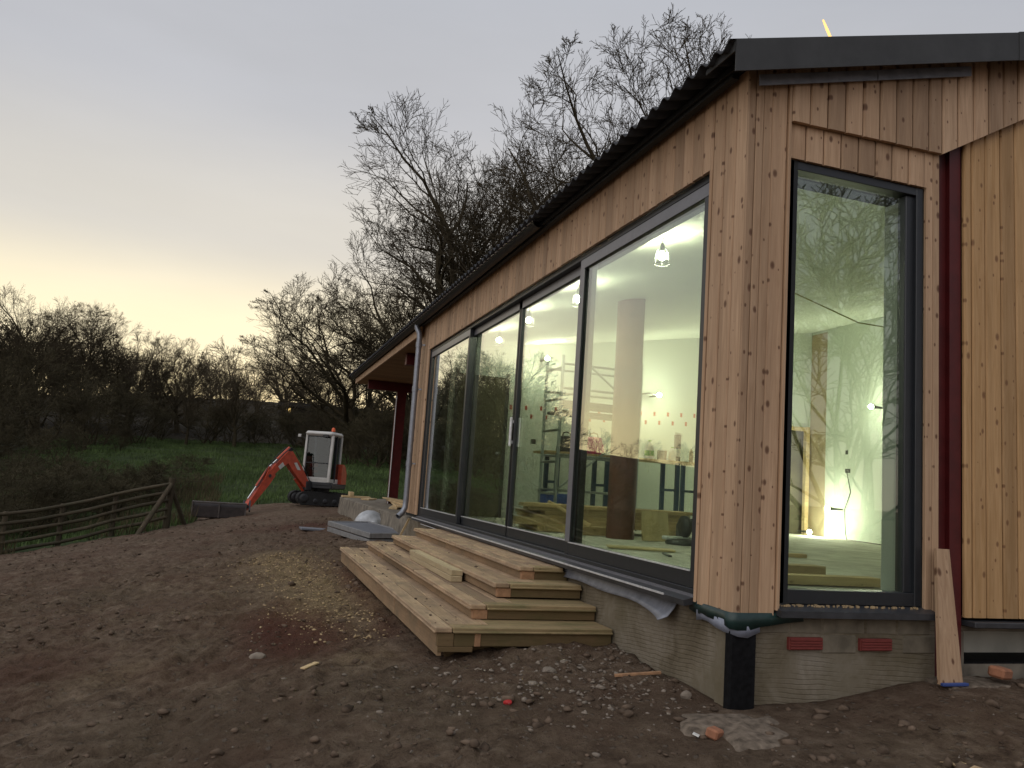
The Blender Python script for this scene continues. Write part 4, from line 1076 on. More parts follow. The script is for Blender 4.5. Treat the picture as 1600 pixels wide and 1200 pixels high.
# dry leaf
b = MB(); n = 7
for k in range(3):
    a0 = k * 1.1 - 1.1
    p = [Vector((0, 0, .004)), Vector((.055 * math.cos(a0 - .25), .055 * math.sin(a0 - .25), .018)), Vector((.10 * math.cos(a0), .10 * math.sin(a0), .010)), Vector((.055 * math.cos(a0 + .25), .055 * math.sin(a0 + .25), .02))]
    vs = [tuple(q) for q in p] + [tuple(q - Vector((0, 0, .002))) for q in p]
    b.add(vs, [(0, 1, 2, 3), (7, 6, 5, 4), (0, 4, 5, 1), (1, 5, 6, 2), (2, 6, 7, 3), (3, 7, 4, 0)])
o = b.build('dry_leaf', 'leaf'); o.location = (.55, -.92, gz(.55, -.92) + .008); o.rotation_euler = (0, 0, .9); tag(o, 'pale dry leaf on the ground below the corner window', 'leaf')

# hardened spill of concrete at the foot of the corner post
n = 28; vs = [(0, 0, .05)]; fs = []
for rI in range(1, 6):
    for j in range(n):
        a = 2 * PI * j / n; q = rI / 5; rr_ = q * (1 + .18 * math.sin(3 * a + 1) + .1 * math.sin(7 * a)); vs.append((.42 * rr_ * math.cos(a), .30 * rr_ * math.sin(a), .05 * (1 - q * q) - .05 * (q > .9) + .006 * math.sin(j * 5.1 + rI)))
for j in range(n): fs.append((0, 1 + j, 1 + (j + 1) % n))
for rI in range(4):
    for j in range(n): a = 1 + rI * n; fs.append((a + j, a + n + j, a + n + (j + 1) % n, a + (j + 1) % n))
o = MB().add(vs, fs, True).build('concrete_spill', 'spill'); o.location = (-.02, -.20, gz(-.02, -.20) - .034); o.rotation_euler = (.02, .03, .3)
tag(o, 'hardened gritty concrete spill at the foot of the black corner post', 'concrete')

# clods and stones scattered through the mud
def scatter(name, n, m, rlo, rhi, seed, label, cat, region, lift=.15):
    rs = np.random.RandomState(seed)
    import bmesh
    bm = bmesh.new(); bmesh.ops.create_icosphere(bm, subdivisions=1, radius=1)
    bv = np.array([v.co[:] for v in bm.verts]); bf = np.array([[v.index for v in f.verts] for f in bm.faces]); bm.free()
    P = region(rs, n); n = len(P)
    r = rlo + (rhi - rlo) * rs.rand(n) ** 3.2
    z = terrain(P[:, 0], P[:, 1]) + relief(P[:, 0], P[:, 1])
    sc = np.stack([.7 + .7 * rs.rand(n), .7 + .6 * rs.rand(n), .4 + .4 * rs.rand(n)], 1)
    an = rs.rand(n) * 6.28
    vv = bv[None] * (1 + .8 * (rs.rand(n, len(bv), 1) - .5)) * (r[:, None] * sc)[:, None, :]
    c, s_ = np.cos(an)[:, None], np.sin(an)[:, None]
    vx = vv[..., 0] * c - vv[..., 1] * s_ + P[:, 0:1]; vy = vv[..., 0] * s_ + vv[..., 1] * c + P[:, 1:2]; vz = vv[..., 2] + (z + r * lift)[:, None]
    V = np.stack([vx, vy, vz], -1).reshape(-1, 3)
    Fc = (bf[None] + (np.arange(n) * len(bv))[:, None, None]).reshape(-1, 3)
    o = link(bpy.data.objects.new(name, mesh_np(name, V, Fc, m))); tag(o, label, cat, None, 'stuff'); return o
def reg_mud(rs, n):
    x = -9 + 11.5 * rs.rand(n * 3); y = -3 + 21 * rs.rand(n * 3) ** 1.7
    ok = (mud_mask(x, y) > .5) & ~((x > -1.2) & (y > 1.4) & (y < 8)) & ~((x > 0) & (y > .0)) & (np.hypot(x + 2.5, y + 3.7) > 1.6)
    c = fbm(x, y, .9, 3) > -.07
    P = np.stack([x, y], 1)[ok & c]; return P[:n]
def reg_rubble(rs, n):
    x = -.55 + .5 * rs.randn(n); y = .75 + .45 * rs.randn(n)
    P = np.stack([x, y], 1)[(x < .0) & ~((x > -1.2) & (y > 1.45)) & (x > -2.2)]; return P
scatter('mud_clods', 9000, 'clod', .004, .034, 5, 'dark clods of churned mud over the whole yard', 'mud', reg_mud)
scatter('pebbles', 3200, 'stone', .002, .010, 6, 'pale pebbles and grit scattered through the mud', 'gravel', reg_mud)
scatter('rubble', 1100, 'stone', .003, .018, 8, 'pale rubble and grit heaped below the near end of the steps', 'rubble', reg_rubble)
def reg_saw(rs, n):
    y = 2.4 + 6.2 * rs.rand(n); x = -1.62 - .10 * (y - 5) + .34 * rs.randn(n)
    return np.stack([x, y], 1)[x < -1.25]
scatter('wood_shavings', 2600, 'sand', .004, .016, 9, 'pale sawdust and shavings strewn along the lowest step', 'sawdust', reg_saw, .3)

# ------------------------------------------------------------------ fence
FN = empty('post_and_rail_fence', (0, 0, 0)); tag(FN, 'low dark post and rail fence at the left edge of the mud', 'fence')
fp = [(-9.6, 14.2), (-8.35, 15.0), (-7.12, 15.76), (-6.2, 16.45), (-5.25, 17.1), (-4.15, 17.75)]
tops = [-1.05, -.92, -.79, -.60, -.31, -.01]
for i, (x, y) in enumerate(fp):
    zt = tops[i] + .05; zb = gz(x, y) - .4
    if i < 5:
        MB().tube([(x, y, zb), (x + .01, y, zt)], [.062, .052], 8).build('post', 'post', FN)
for i in range(5):
    for rI in range(5):
        a = Vector((fp[i][0], fp[i][1] - .05, tops[i] - rI * .2)); c = Vector((fp[i + 1][0], fp[i + 1][1] - .05, tops[i + 1] - rI * .2))
        if rI and i < 0: continue
        mid = (a + c) / 2 + Vector((0, 0, rnd.uniform(-.04, .02)))
        MB().tube([a, mid, c], [.038, .042, .036], 7).build('rail', 'rail', FN)
x, y = fp[5]
MB().tube([(x, y, gz(x, y) - .4), (x + .02, y, .13)], [.085, .075], 10).build('strainer_post', 'post', FN)
MB().tube([(x - .55, y - 1.0, gz(x - .55, y - 1.0) - .1), (x + .02, y - .05, -.02)], [.06, .055], 8).build('strut', 'post', FN)
MB().tube([(x + .42, y + .45, gz(x + .42, y + .45) - .1), (x + .03, y, -.12)], [.055, .05], 8).build('strut', 'post', FN)

# ------------------------------------------------------------------ mini excavator
EXX, EXY = -.20, 21.9
EXZ = gz(EXX, EXY - .3) + .03
EX = empty('mini_excavator', (EXX, EXY, EXZ)); tag(EX, 'small red and cream excavator with orange beacon parked on the mud', 'excavator')
def rotm(a): return Matrix.Rotation(a, 4, 'Z')
TR = rotm(math.radians(14))
for sy in (-.40, .40):
    pr = []
    for a in np.linspace(-PI / 2, PI / 2, 9): pr.append((.66 + .19 * math.cos(a), .20 + .19 * math.sin(a)))
    for a in np.linspace(PI / 2, 3 * PI / 2, 9): pr.append((-.66 + .19 * math.cos(a), .20 + .19 * math.sin(a)))
    b = MB().prism(pr, 'y', sy - .115, sy + .115)
    b.xf(TR); tk = b.build('track', 'rubber', EX)
    c = MB()
    for i in range(26):                                                     # track pads
        x = -.66 + 1.32 * (i % 13) / 12; z = .39 if i < 13 else .01
        c.box((x - .022, sy - .12, z - .015), (x + .022, sy + .12, z + .015))
    c.xf(TR); c.build('track_lugs', 'rubber', tk)
    for x, r in ((.66, .13), (-.66, .14), (-.3, .075), (0, .075), (.3, .075)):
        c = MB().lathe((0, 0, 0), [(r * .4, -.13), (r, -.125), (r, .125), (r * .4, .13)], 14)
        c.xf(TR @ Matrix.Translation((x, sy, .2 if r > .1 else .13)) @ Matrix.Rotation(PI / 2, 4, 'X')); c.build('roller', 'ex_dark', tk)
    b = MB().box((-.5, sy - .10, .12), (.5, sy + .125 * (1 if sy > 0 else 1), .27), .02); b.xf(TR); b.build('track_frame', 'steel_dark', tk)
b = MB().box((-.3, -.3, .2), (.3, .3, .42), .02); b.lathe((0, 0, .42), [(.28, 0), (.28, .08)], 20); b.xf(TR); b.build('undercarriage', 'ex_dark', EX)
b = MB(); b.box((.98, -.52, .05), (1.02, .52, .33), .01); b.beam((.3, -.3, .2), (1.0, -.3, .16), .06, .08); b.beam((.3, .3, .2), (1.0, .3, .16), .06, .08); b.xf(TR); b.build('dozer_blade', 'ex_dark', EX)
# upper house: local +x is forward; it looks towards the camera and a little to the left
HR = rotm(math.radians(-90 - 26))
def hb(b, name, m, parent=EX): b.xf(HR); return b.build(name, m, parent)
hb(MB().box((-.72, -.54, .50), (.52, .54, .66), .03), 'deck', 'ex_dark')
hb(MB().box((.30, -.5, .60), (.535, .5, .70), .015), 'footplate', 'ex_dark')
# counterweight / engine cover
prf = [(-.50, .66), (-.30, .66), (-.30, 1.28), (-.46, 1.28), (-.62, 1.20), (-.74, 1.0), (-.76, .66)]
hb(MB().prism([(a, z) for a, z in prf], 'y', -.53, .53), 'engine_cover', 'ex_red')
# cab
CABM = 'ex_white'
cab = hb(MB().box((-.42, -.46, 2.10), (.50, .44, 2.24), .055), 'cab_roof', CABM)
hb(MB().box((-.40, -.44, .66), (.50, -.38, .80), .01), 'cab_sill', CABM); hb(MB().box((-.40, .36, .66), (.50, .42, .80), .01), 'cab_sill', CABM)
hb(MB().box((.44, -.38, .66), (.50, .36, .84), .012), 'front_sill', CABM)
for (x0, y0, x1, y1, w) in ((.47, -.42, .40, -.42, .07), (.47, .40, .40, .40, .085), (-.36, -.42, -.36, -.42, .08), (-.36, .40, -.36, .40, .08)):
    bb_ = MB().beam((x0, y0, .70), (x1, y1, 2.13), w, w, .012, (1, 0, 0)); hb(bb_, 'cab_post', CABM)
hb(MB().beam((.03, .415, .70), (.06, .415, 2.12), .05, .05, .01, (1, 0, 0)), 'door_post', 'ex_dark')
gb = MB(); gb.add([(.475, -.37, .84), (.475, .35, .84), (.455, .35, 1.26), (.455, -.37, 1.26), (.467, -.37, .84), (.467, .35, .84), (.447, .35, 1.26), (.447, -.37, 1.26)], [(0, 1, 2, 3), (7, 6, 5, 4), (0, 4, 5, 1), (1, 5, 6, 2), (2, 6, 7, 3), (3, 7, 4, 0)])
hb(gb, 'lower_windscreen', 'cabglass')
gb = MB(); gb.add([(.455, -.37, 1.29), (.455, .35, 1.29), (.415, .35, 2.10), (.415, -.37, 2.10), (.447, -.37, 1.29), (.447, .35, 1.29), (.407, .35, 2.10), (.407, -.37, 2.10)], [(0, 1, 2, 3), (7, 6, 5, 4), (0, 4, 5, 1), (1, 5, 6, 2), (2, 6, 7, 3), (3, 7, 4, 0)])
ws_ = hb(gb, 'windscreen', 'cabglass')
fb = MB(); fb.beam((.468, -.37, 1.275), (.468, .35, 1.275), .02, .03); fb.beam((.47, -.375, .84), (.425, -.375, 2.1), .02, .02); fb.beam((.47, .352, .84), (.425, .352, 2.1), .02, .02); fb.beam((.425, -.37, 2.085), (.425, .35, 2.085), .02, .03)
hb(fb, 'windscreen_frame', 'ex_dark', EX)
hb(MB().box((-.34, .395, .80), (.02, .401, 2.09)), 'side_window', 'cabglass'); hb(MB().box((.07, .395, .80), (.40, .401, 2.09)), 'side_window', 'cabglass')
hb(MB().box((-.34, -.401, .80), (.40, -.395, 2.09)), 'side_window', 'cabglass'); hb(MB().box((-.37, -.38, 1.28), (-.36, .36, 2.08)), 'rear_window', 'cabglass')
hb(MB().box((-.38, -.40, .70), (-.34, .38, 1.26)), 'rear_panel', 'ex_dark')
sb_ = MB().box((-.30, -.25, .85), (.12, .25, .98), .04); sb_.box((-.32, -.24, .95), (-.20, .24, 1.55), .05); hb(sb_, 'seat', 'blk')
hb(MB().box((.30, -.30, 1.05), (.36, .30, 1.15), .02), 'control_console', 'blk')
hb(MB().box((.50, .12, 2.06), (.54, .30, 2.15), .01), 'work_light', 'blk')
hb(MB().beam((.42, -.46, 2.0), (.46, -.62, 2.08), .015, .015), 'mirror_arm', 'ex_dark'); hb(MB().box((.44, -.70, 2.03), (.47, -.60, 2.12), .01), 'mirror', 'ex_white')
bc = MB().lathe((-.05, .22, 2.24), [(.055, 0), (.055, .035)], 14); hb(bc, 'beacon_base', 'blk')
bc = MB().lathe((-.05, .22, 2.275), [(.058, 0), (.056, .07), (.038, .11), (.012, .125)], 14); hb(bc, 'beacon', 'beacon')
hb(MB().box((-.755, .10, 1.05), (-.70, .30, 1.08), .01), 'tail_light', 'ex_white')
# boom set: swung to the left of the cab, in its own vertical plane
d_ = Vector((-.84, -.54, 0)).normalized()                 # direction the boom reaches
root = Vector((-.46, -.42, .60)); 
def bp(s_, z, off=0.0): return root + d_ * s_ + Vector((0, 0, z - root.z)) + Vector((-d_.y, d_.x, 0)) * off
sw = MB(); sw.box((-.12, -.12, .42), (.12, .12, .72), .03); sw.xf(Matrix.Translation((root.x, root.y, 0)) @ Matrix.Rotation(math.atan2(d_.y, d_.x), 4, 'Z')); sw.build('swing_bracket', 'ex_dark', EX)
def plate(pts, half, name, m, parent=EX):
    vs = [tuple(bp(s_, z, -half)) for s_, z in pts] + [tuple(bp(s_, z, half)) for s_, z in pts]
    n = len(pts); fs = [tuple(range(n))[::-1], tuple(range(n, 2 * n))] + [(i, (i + 1) % n, n + (i + 1) % n, n + i) for i in range(n)]
    return MB().add(vs, fs).build(name, m, parent)
bm_ = plate([(-.05, .62), (.10, .50), (.55, .92), (.80, 1.20), (1.10, .98), (1.36, .72), (1.46, .80), (1.28, 1.08), (.82, 1.56), (.68, 1.56), (.30, 1.12)], .105, 'boom', 'ex_red')
plate([(.92, 1.12), (1.06, 1.00), (1.14, 1.08), (1.0, 1.22)], .109, 'boom_decal', 'ex_white', bm_)
plate([(1.28, .98), (1.42, .96), (1.55, .66), (2.02, -.06), (2.10, -.14), (2.0, -.20), (1.88, -.10), (1.36, .54), (1.18, .82)], .09, 'stick', 'ex_red')
def cyl(a, c, name):
    A, C = bp(*a), bp(*c); m_ = A.lerp(C, .62)
    o = MB().tube([A, m_], .042, 10).build(name, 'ex_red', EX); MB().tube([m_, C], .022, 8).build('rod', 'chrome', o)
cyl((.10, .40, 0), (.66, .98, 0), 'boom_cylinder')
cyl((.74, 1.66, 0), (1.36, 1.06, 0), 'stick_cylinder')
cyl((1.36, 1.06, 0), (1.96, .12, 0), 'bucket_cylinder')
pn = MB()
for s_, z in ((1.38, .80), (.74, 1.60), (2.02, -.1)): pn.tube([bp(s_, z, -.11), bp(s_, z, .11)], .05, 12)
pn.build('pivot_pins', 'ex_dark', EX)
for off in (-.12, .12):
    MB().tube([bp(-.02, .70, off), bp(.28, 1.16, off), bp(.60, 1.58, off), bp(.76, 1.66, off), bp(1.0, 1.46, off), bp(1.24, 1.18, off)], .014, 6).build('hydraulic_hose', 'blk', EX)
MB().tube([bp(1.24, 1.18, .05), bp(1.42, 1.12, .06), bp(1.55, .86, .08), bp(1.8, .36, .08)], .012, 6).build('hydraulic_hose', 'blk', EX)
plate([(.34, 1.02), (.46, 1.02), (.60, 1.22), (.50, 1.24)], .1085, 'boom_decal', 'ex_white', bm_)
# wide grading bucket lying beyond the stick
bk = empty('bucket', (0, 0, 0)); bk.parent = EX
bc_ = Vector((-3.02, 19.75, 0)) - Vector((EXX, EXY, 0)); bz = gz(-3.02, 19.75) - EXZ
prf = [(-.22, .02), (-.20, .30), (-.08, .40), (.08, .42), (.22, .38), (.22, .35), (.06, .385), (-.06, .365), (-.17, .28), (-.19, .05), (.20, .04), (.24, .0), (-.2, -.01)]
def bkx(b): b.xf(Matrix.Translation(bc_ + Vector((0, 0, bz + .02))) @ rotm(.02)); return b
bkx(MB().prism(prf, 'x', -.70, .70)).build('bucket_shell', 'steel_dark', bk)
for x in (-.70, .66, -.02): bkx(MB().box((x, -.24, .0), (x + .04, .2, .42), .01)).build('side_plate', 'steel_edge', bk)
bkx(MB().box((-.7, -.235, .385), (.7, -.18, .425), .008)).build('cutting_edge', 'steel_edge', bk)
bkx(MB().prism([(-.2, .25), (.25, .5), (.3, .42), (-.1, .2)], 'x', .60, .66)).build('hanger', 'ex_dark', bk)
bkx(MB().prism([(-.2, .25), (.25, .5), (.3, .42), (-.1, .2)], 'x', .76, .80)).build('hanger', 'ex_dark', bk)

# ------------------------------------------------------------------ trees
def grow(seed, H, spread=1.0, levels=5, trunk_frac=.5, nch=(9, 10, 8, 5, 4), r0=None, multi=1, rmin=.010, trunk=.40, limb=.62, nseg=(7, 9, 6, 4, 3, 2), dome=(.56, .43, .45)):
    """bare broadleaf tree: short trunk forking into limbs that arch outwards, laterals getting finer towards a domed outline"""
    g = random.Random(seed); out = [[] for _ in range(levels + 1)]
    r0 = r0 or H * .031
    wig = (.07, .22, .22, .18, .15, .14)
    rat = (limb / trunk, .46, .50, .52, .55)
    ang = (.80 * spread, .72, .70, .68, .66)
    trop = (.03, .055, .045, .03, .02, .01)
    cz, rx, rz_ = H * dome[0], H * dome[1] * spread, H * dome[2]
    def room(q, d):                                  # way left to the crown's outline
        a = (d.x ** 2 + d.y ** 2) / rx ** 2 + d.z ** 2 / rz_ ** 2
        b_ = (q.x * d.x + q.y * d.y) / rx ** 2 + (q.z - cz) * d.z / rz_ ** 2
        c = (q.x ** 2 + q.y ** 2) / rx ** 2 + (q.z - cz) ** 2 / rz_ ** 2 - 1
        D = b_ * b_ - a * c
        return max(.03 * H, (-b_ + math.sqrt(D)) / a) if D > 0 else .03 * H
    def br(p, d, L, r, lv):
        n = nseg[lv]; pts = [p]; rr = [r]; dirs = []
        end = r * (.5 if lv == 0 else .10)
        for i in range(n):
            d = (d + Vector((g.gauss(0, 1), g.gauss(0, 1), g.gauss(0, 1))) * wig[lv] + Vector((0, 0, trop[lv]))).normalized()
            p = p + d * (L / n); pts.append(p); dirs.append(d); t = (i + 1) / n
            rr.append(max(rmin * .6, r + (end - r) * t ** .8))
        out[lv].append((pts, rr))
        if lv >= levels: return
        k = max(2, int(nch[lv] * g.uniform(.85, 1.2)))
        st = trunk_frac if lv == 0 else .16
        for j in range(k):
            t = min(1.0, st + (1 - st) * ((j + .15 + g.random() * .8) / k))
            if lv == 0 and j >= k - 3: t = 1.0
            f = t * n; i = min(int(f), n - 1); q = pts[i].lerp(pts[i + 1], f - i); dd = dirs[i]
            a = ang[lv] * g.uniform(.6, 1.25)
            if lv == 0: a = ang[0] * ((1.45 - 1.0 * (t - st) / (1 - st)) if t < 1 else g.uniform(.15, .6))
            ax = dd.orthogonal().normalized(); ax = Matrix.Rotation(g.random() * 6.283 if lv else j * 2.4 + g.random() * .6, 3, dd) @ ax
            nd_ = (Matrix.Rotation(a, 3, ax) @ dd)
            if nd_.z < -.05 and lv < 4: nd_.z *= -.35; nd_.normalize()
            rl = rr[i] + (rr[i + 1] - rr[i]) * (f - i)
            if lv == 0: L2 = room(q, nd_) * g.uniform(.86, 1.04)
            else: L2 = min(L * rat[lv] * g.uniform(.75, 1.2) * (1.30 - .70 * t), room(q, nd_) * g.uniform(.9, 1.15))
            if lv >= 2 and L2 < .55 * L * rat[lv] * (1.30 - .70 * t) and g.random() < .6: continue
            br(q, nd_, L2, max(rmin, rl * (g.uniform(.52, .72) if lv else g.uniform(.6, .8))), lv + 1)
    for mI in range(multi):
        d0 = Vector((g.uniform(-.45, .45) * (multi > 1), g.uniform(-.45, .45) * (multi > 1), 1)).normalized()
        br(Vector((g.uniform(-.3, .3) * (multi > 1), g.uniform(-.3, .3) * (multi > 1), -.3)), d0, H * trunk * g.uniform(.9, 1.05), r0, 0)
    return out

def tubes_np(branches, k):
    """equal-length branches -> vertex and quad arrays"""
    P = np.array([[tuple(p) for p in b[0]] for b in branches]); Rr = np.array([b[1] for b in branches])
    B, n, _ = P.shape
    D = np.empty_like(P); D[:, 1:-1] = P[:, 2:] - P[:, :-2]; D[:, 0] = P[:, 1] - P[:, 0]; D[:, -1] = P[:, -1] - P[:, -2]
    D /= np.linalg.norm(D, axis=2, keepdims=True) + 1e-9
    ref = np.where(np.abs(D[:, :1, 2:3]) < .8, np.array([0, 0, 1.]), np.array([1., 0, 0]))
    A = np.cross(D, np.broadcast_to(ref, D.shape)); A /= np.linalg.norm(A, axis=2, keepdims=True) + 1e-9
    C = np.cross(D, A)
    th = np.arange(k) * 2 * PI / k
    V = P[:, :, None] + (A[:, :, None] * np.cos(th)[None, None, :, None] + C[:, :, None] * np.sin(th)[None, None, :, None]) * Rr[:, :, None, None]
    base = np.arange(B * n).reshape(B, n)[:, :-1, None] * k
    j = np.arange(k)[None, None]; j2 = (j + 1) % k
    F4 = np.stack([base + j, base + j2, base + k + j2, base + k + j], -1).reshape(-1, 4)
    return V.reshape(-1, 3), F4

def tree_mesh(levels, sides, name, m):
    Vs = []; Fs = []; o = 0
    for br_, k in zip(levels, sides):
        if not br_: continue
        V, F4 = tubes_np(br_, k); Vs.append(V); Fs.append(F4 + o); o += len(V)
    return mesh_np(name, np.concatenate(Vs), np.concatenate(Fs), m, True)

def make_tree(seed, H, tw='twig', **kw):
    L = grow(seed, H, **kw)
    t = tree_mesh(L[:3], (9, 6, 4), 'trunk', 'bark'); c = tree_mesh(L[3:], (3, 3, 3), 'crown', tw)
    zmax = float(np.percentile([b[0][-1][2] for b in L[-1]], 98.5))
    return t, c, zmax
PROTO = [make_tree(11, 18, rmin=.013, spread=1.15), make_tree(23, 18, rmin=.013, spread=1.05), make_tree(37, 18, rmin=.013, spread=1.15), make_tree(41, 14, rmin=.012, spread=1.25, trunk=.3, dome=(.52, .48, .48))]
SHRUB = [make_tree(51, 5, 'scrub', spread=.9, trunk_frac=.1, multi=5, levels=4, nch=(7, 6, 6, 6), r0=.05, trunk=.6, limb=.5), make_tree(57, 5, 'scrub', spread=1.1, trunk_frac=.08, multi=6, levels=4, nch=(7, 6, 5, 6), r0=.045, trunk=.55, limb=.5)]
def place_tree(k, x, y, top, rz, label, name='bare_tree', cat='tree', group=None, wide=1.0, protos=PROTO):
    t, c, zm = protos[k]; zb = gz(x, y) - .1
    s_ = (top - zb) / zm
    o = empty(name, (x, y, zb), rz); o.scale = (s_ * wide, s_ * wide, s_)
    link(bpy.data.objects.new('trunk' if protos is PROTO else 'stems', t), o); link(bpy.data.objects.new('crown' if protos is PROTO else 'twigs', c), o)
    tag(o, label, cat, group); return o
def pol(u, d):                                                             # compass helper: bearing measured once from the photo, in metres
    az = math.radians(17.834) + math.atan((u - 800) / 1254.85); return -2.47 + d * math.sin(az), -3.69 + d * math.cos(az)
big = [
    (0, 760, 45, 21.0, .4, 'large bare oak behind the roof, leaning its crown furthest left', 1.0),
    (1, 868, 45, 23.0, 2.0, 'tall bare oak rising over the middle of the roof edge', .9),
    (2, 1030, 42, 24.0, 4.4, 'bare oak with the highest crown, beside the roof verge', .92),
    (3, 665, 50, 16.5, 1.1, 'bare tree above the gutter between the big oak and the porch', 1.0),
    (3, 565, 52, 12.6, 3.9, 'spreading bare oak with long low limbs behind the porch end', 1.15),
    (1, 640, 56, 14.5, 5.1, 'dark bare tree filling the gap behind the gutter', 1.1),
    (0, 60, 60, 10.6, .8, 'forked bare tree standing tallest at the far left', .95),
    (2, 135, 62, 11.0, 2.7, 'bare tree with two upright limbs left of the pale sky', .9),
    (1, 205, 64, 10.6, 4.0, 'round-crowned bare tree right of the forked pair', 1.0),
    (3, 285, 70, 10.2, 5.5, 'bare tree on the skyline above the scrub', .95),
    (0, 375, 58, 6.6, 1.9, 'small crooked bare tree at the top of the grass field', .9),
    (2, 300, 58, 6.2, 3.3, 'small bare tree with a dark trunk left of the grass field', .85),
    (2, 730, 48, 18.4, 2.2, 'bare oak low over the gutter between the two big crowns', 1.0),
    (0, 945, 47, 21.0, 5.6, 'slender bare oak filling the gap left of the highest crown', .95),
    (1, 500, 71, 9.4, 1.4, 'twiggy bare tree in front of the dark house on the hill', 1.1),
    (2, 540, 68, 10.2, 3.0, 'twiggy bare tree between the dark house and the porch end', 1.1),
    (1, 448, 84, 13.2, .2, 'pale bare tree on the skyline left of the porch', 1.0),
]
for (k, u, d, top, rz, lab, wd) in big:
    x, y = pol(u, d); place_tree(k, x, y, top, rz, lab, group='bare trees', wide=wd)
# a tree behind the photographer, which the corner window mirrors
place_tree(1, 17.2, -18.4, 11.5, 1.0, 'bare tree standing behind the camera, seen mirrored in the corner window', group='bare trees', wide=1.0, protos=SHRUB)

# scrub thickets (each a plant)
rs = random.Random(4)
sh = []
for (u, d, top) in ((-160, 30, 1.6), (-90, 27, 1.5), (-20, 25.5, 1.6), (-60, 34, 2.2), (20, 30, 3.2), (45, 25, 1.2), (80, 33, 4.2), (110, 27, 1.4), (140, 30, 2.7), (165, 35, 3.8), (195, 30, 1.6), (225, 36, 3.2), (262, 39, 2.8), (245, 33, 1.0), (-10, 42, 6.2), (60, 44, 6.4), (130, 45, 6.0), (200, 47, 5.8), (255, 50, 5.4), (300, 54, 4.6)):
    sh.append((u, d, top))
sh = [(u, d * 1.6, .53 + (top - .53) * 1.6) for u, d, top in sh]
ORD = ['first', 'second', 'third', 'fourth', 'fifth', 'sixth', 'seventh', 'eighth', 'ninth', 'tenth', 'eleventh', 'twelfth']
def row_of(d): return 'front row' if d < 49.6 else ('second row' if d < 60.8 else 'rear row')
for i, (u, d, top) in enumerate(sh):
    x, y = pol(u, d); row = row_of(d)
    inn = sorted(q[0] for q in sh if row_of(q[1]) == row and q[0] > 0)
    lab = '%s leafless shrub from the left in the %s of the thicket behind the fence' % (ORD[inn.index(u)], row) if u > 0 else 'leafless shrub of the thicket, past the left edge of the view, %s' % {-160: 'lowest', -90: 'middle', -20: 'nearest the fence', -60: 'rearmost', -10: 'tallest'}[u]
    place_tree(i % 2, x, y, top, rs.random() * 6.28, lab, 'bare_shrub', 'shrub', 'shrubs of the thicket, ' + row, 1.35, SHRUB)
for i, (u, d, top) in enumerate(((330, 60, 4.6), (365, 63, 5.0), (405, 61, 4.4), (440, 64, 5.2), (475, 60, 4.6), (510, 62, 5.4), (545, 58, 5.2), (580, 54, 5.4), (610, 50, 5.0), (635, 45, 4.8), (590, 44, 4.0), (560, 48, 3.6))):
    x, y = pol(u, d)
    place_tree(i % 2, x, y, top, rs.random() * 6.28, '%s brown leafless shrub from the left along the top of the field' % ORD[(0, 1, 2, 3, 4, 5, 6, 8, 10, 11, 9, 7)[i]], 'bare_shrub', 'shrub', 'shrubs along the top of the field', 1.5, SHRUB)
for i, (u, d, top, lab) in enumerate(((290, 31, .55, 'low dark bramble bush at the left edge of the grass field'), (315, 38, .9, 'dark bramble clump further up the left edge of the field'), (235, 29, .2, 'bramble clump right behind the fence strainer post'))):
    x, y = pol(u, d); place_tree(i % 2, x, y, top, i * 2.0, lab, 'bramble_bush', 'bush', None, 2.2, SHRUB)

for i, (u, d, top) in enumerate(((-30, 26, -.1), (15, 28, .2), (60, 25, -.2), (95, 30, .35), (130, 27, .0), (165, 31, .4), (195, 27, -.1), (225, 32, .3), (120, 36, .45), (40, 36, .45))):
    x, y = pol(u, d)
    place_tree(i % 2, x, y, top, i * 1.3, ('%s low bramble bush from the left along the back of the fence' % ORD[sorted((15, 60, 95, 130, 165, 195, 225, 120, 40)).index(u)]) if u > 0 else 'low bramble bush past the left edge of the view', 'bramble_bush', 'bush', 'brambles behind the fence', 1.9, SHRUB)

# far wood on the hill: reads as one mass
def far_wood():
    Vs = []; Fs = []; o = 0; g = random.Random(9)
    pr = []
    for sd in (61, 62, 63, 64):
        L = grow(sd, 9, spread=1.0, levels=3, trunk_frac=.35, nch=(8, 8, 8), r0=.2, rmin=.022, nseg=(4, 5, 4, 3))
        V = []; Fc = []; oo = 0
        for br_, k in zip(L, (4, 3, 3, 3)):
            v, f = tubes_np(br_, k); V.append(v); Fc.append(f + oo); oo += len(v)
        pr.append((np.concatenate(V), np.concatenate(Fc)))
    n = 0
    while n < 105:
        az = math.radians(g.uniform(-46, 16)); d = g.uniform(66, 125) if n % 3 else g.uniform(105, 128)
        x = -2.5 + d * math.sin(az); y = -3.7 + d * math.cos(az)
        if 76.5 < y < 84 and -.5 < x < 12: continue
        if y < 60 and x > -14: continue
        if math.degrees(az) < -16 and d < 84: continue
        V, Fc = pr[g.randrange(4)]; s_ = g.uniform(.65, 1.0) * (1 if math.degrees(az) > -16 else .62); a = g.random() * 6.28
        c, sn = math.cos(a), math.sin(a)
        W_ = np.stack([(V[:, 0] * c - V[:, 1] * sn) * s_ + x, (V[:, 0] * sn + V[:, 1] * c) * s_ + y, V[:, 2] * s_ + gz(x, y)], 1)
        Vs.append(W_); Fs.append(Fc + o); o += len(W_); n += 1
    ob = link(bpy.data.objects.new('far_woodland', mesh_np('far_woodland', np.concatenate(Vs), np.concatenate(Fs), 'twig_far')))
    tag(ob, 'dark leafless woodland covering the hill behind the field', 'woodland', None, 'stuff')
far_wood()

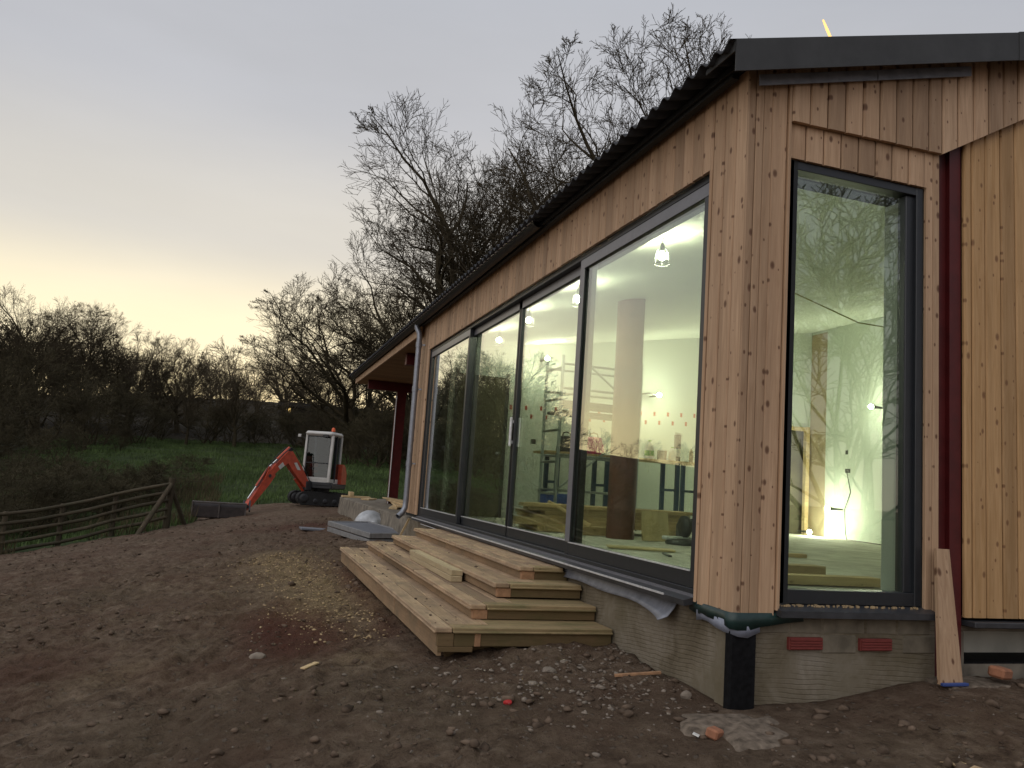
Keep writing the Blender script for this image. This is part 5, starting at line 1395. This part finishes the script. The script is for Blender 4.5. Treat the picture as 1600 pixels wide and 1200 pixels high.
# ------------------------------------------------------------------ grass
def blades(name, m, label, n, region, hlo, hhi, w, seed, cat='grass'):
    rs = np.random.RandomState(seed); P = region(rs, n); n = len(P)
    z = terrain(P[:, 0], P[:, 1]) + relief(P[:, 0], P[:, 1])
    h = hlo + (hhi - hlo) * rs.rand(n); a = rs.rand(n) * 6.28; ln = (rs.rand(n, 2) - .5) * h[:, None] * .8
    ww = w * (.6 + .8 * rs.rand(n))
    dx, dy = np.cos(a) * ww / 2, np.sin(a) * ww / 2
    v0 = np.stack([P[:, 0] - dx, P[:, 1] - dy, z - .02], 1); v1 = np.stack([P[:, 0] + dx, P[:, 1] + dy, z - .02], 1)
    v2 = np.stack([P[:, 0] + ln[:, 0], P[:, 1] + ln[:, 1], z + h], 1)
    V = np.stack([v0, v1, v2], 1).reshape(-1, 3); Fc = np.arange(3 * n).reshape(-1, 3)
    o = link(bpy.data.objects.new(name, mesh_np(name, V, Fc, m))); tag(o, label, cat, None, 'stuff')
def reg_field(rs, n):
    y = 17 + 44 * rs.rand(n * 2) ** 1.3; x = -14 + 22 * rs.rand(n * 2)
    ok = (mud_mask(x, y) < .5) & (fbm(x, y, .35, 3) + .1 * rs.randn(n * 2) > -.16) & ~((x > .1) & (y < 18.8))
    return np.stack([x, y], 1)[ok][:n]
blades('field_grass', 'grass', 'green rough grass on the field rising behind the excavator', 70000, reg_field, .06, .22, .035, 21)
def reg_rough(rs, n):
    y = 13 + 18 * rs.rand(n * 2); x = -20 + 17 * rs.rand(n * 2)
    ok = (mud_mask(x, y) < .35) & (x < -3.2 - .0 * y) & (fbm(x, y, .5, 3) > -.1)
    return np.stack([x, y], 1)[ok][:n]
blades('rough_grass', 'drygrass', 'brown dead rough grass round the fence and thicket', 22000, reg_rough, .15, .6, .022, 22)

# ------------------------------------------------------------------ far house with one lit window
HS = empty('far_house', (5.6, 80, 0)); tag(HS, 'dark house on the hill with one lit yellow window', 'house')
zb = gz(5, 80) - 1
MB().box((-5.3, -3, zb), (5.4, 3, 6.75)).build('wall', 'housewall', HS)
b = MB().prism([(-3.3, 6.6), (0, 7.3), (3.3, 6.6)], 'x', -5.6, 5.7); rfh = b.build('roof', 'houseroof', HS)
MB().box((3.2, -.4, 6.9), (4.0, .4, 8.0)).build('chimney', 'housewall', rfh)
wi = MB().box((-4.98, -3.04, 5.9), (-4.2, -3.0, 6.7)).build('window', 'houseroof', HS)
MB().box((-4.85, -3.06, 6.05), (-4.45, -3.045, 6.45)).build('pane', 'litwin', wi)
MB().box((-1.2, -3.04, 5.9), (-.3, -3.0, 6.8)).build('window', 'houseroof', HS)

# vapour trail, the sunset light on it painted as emission
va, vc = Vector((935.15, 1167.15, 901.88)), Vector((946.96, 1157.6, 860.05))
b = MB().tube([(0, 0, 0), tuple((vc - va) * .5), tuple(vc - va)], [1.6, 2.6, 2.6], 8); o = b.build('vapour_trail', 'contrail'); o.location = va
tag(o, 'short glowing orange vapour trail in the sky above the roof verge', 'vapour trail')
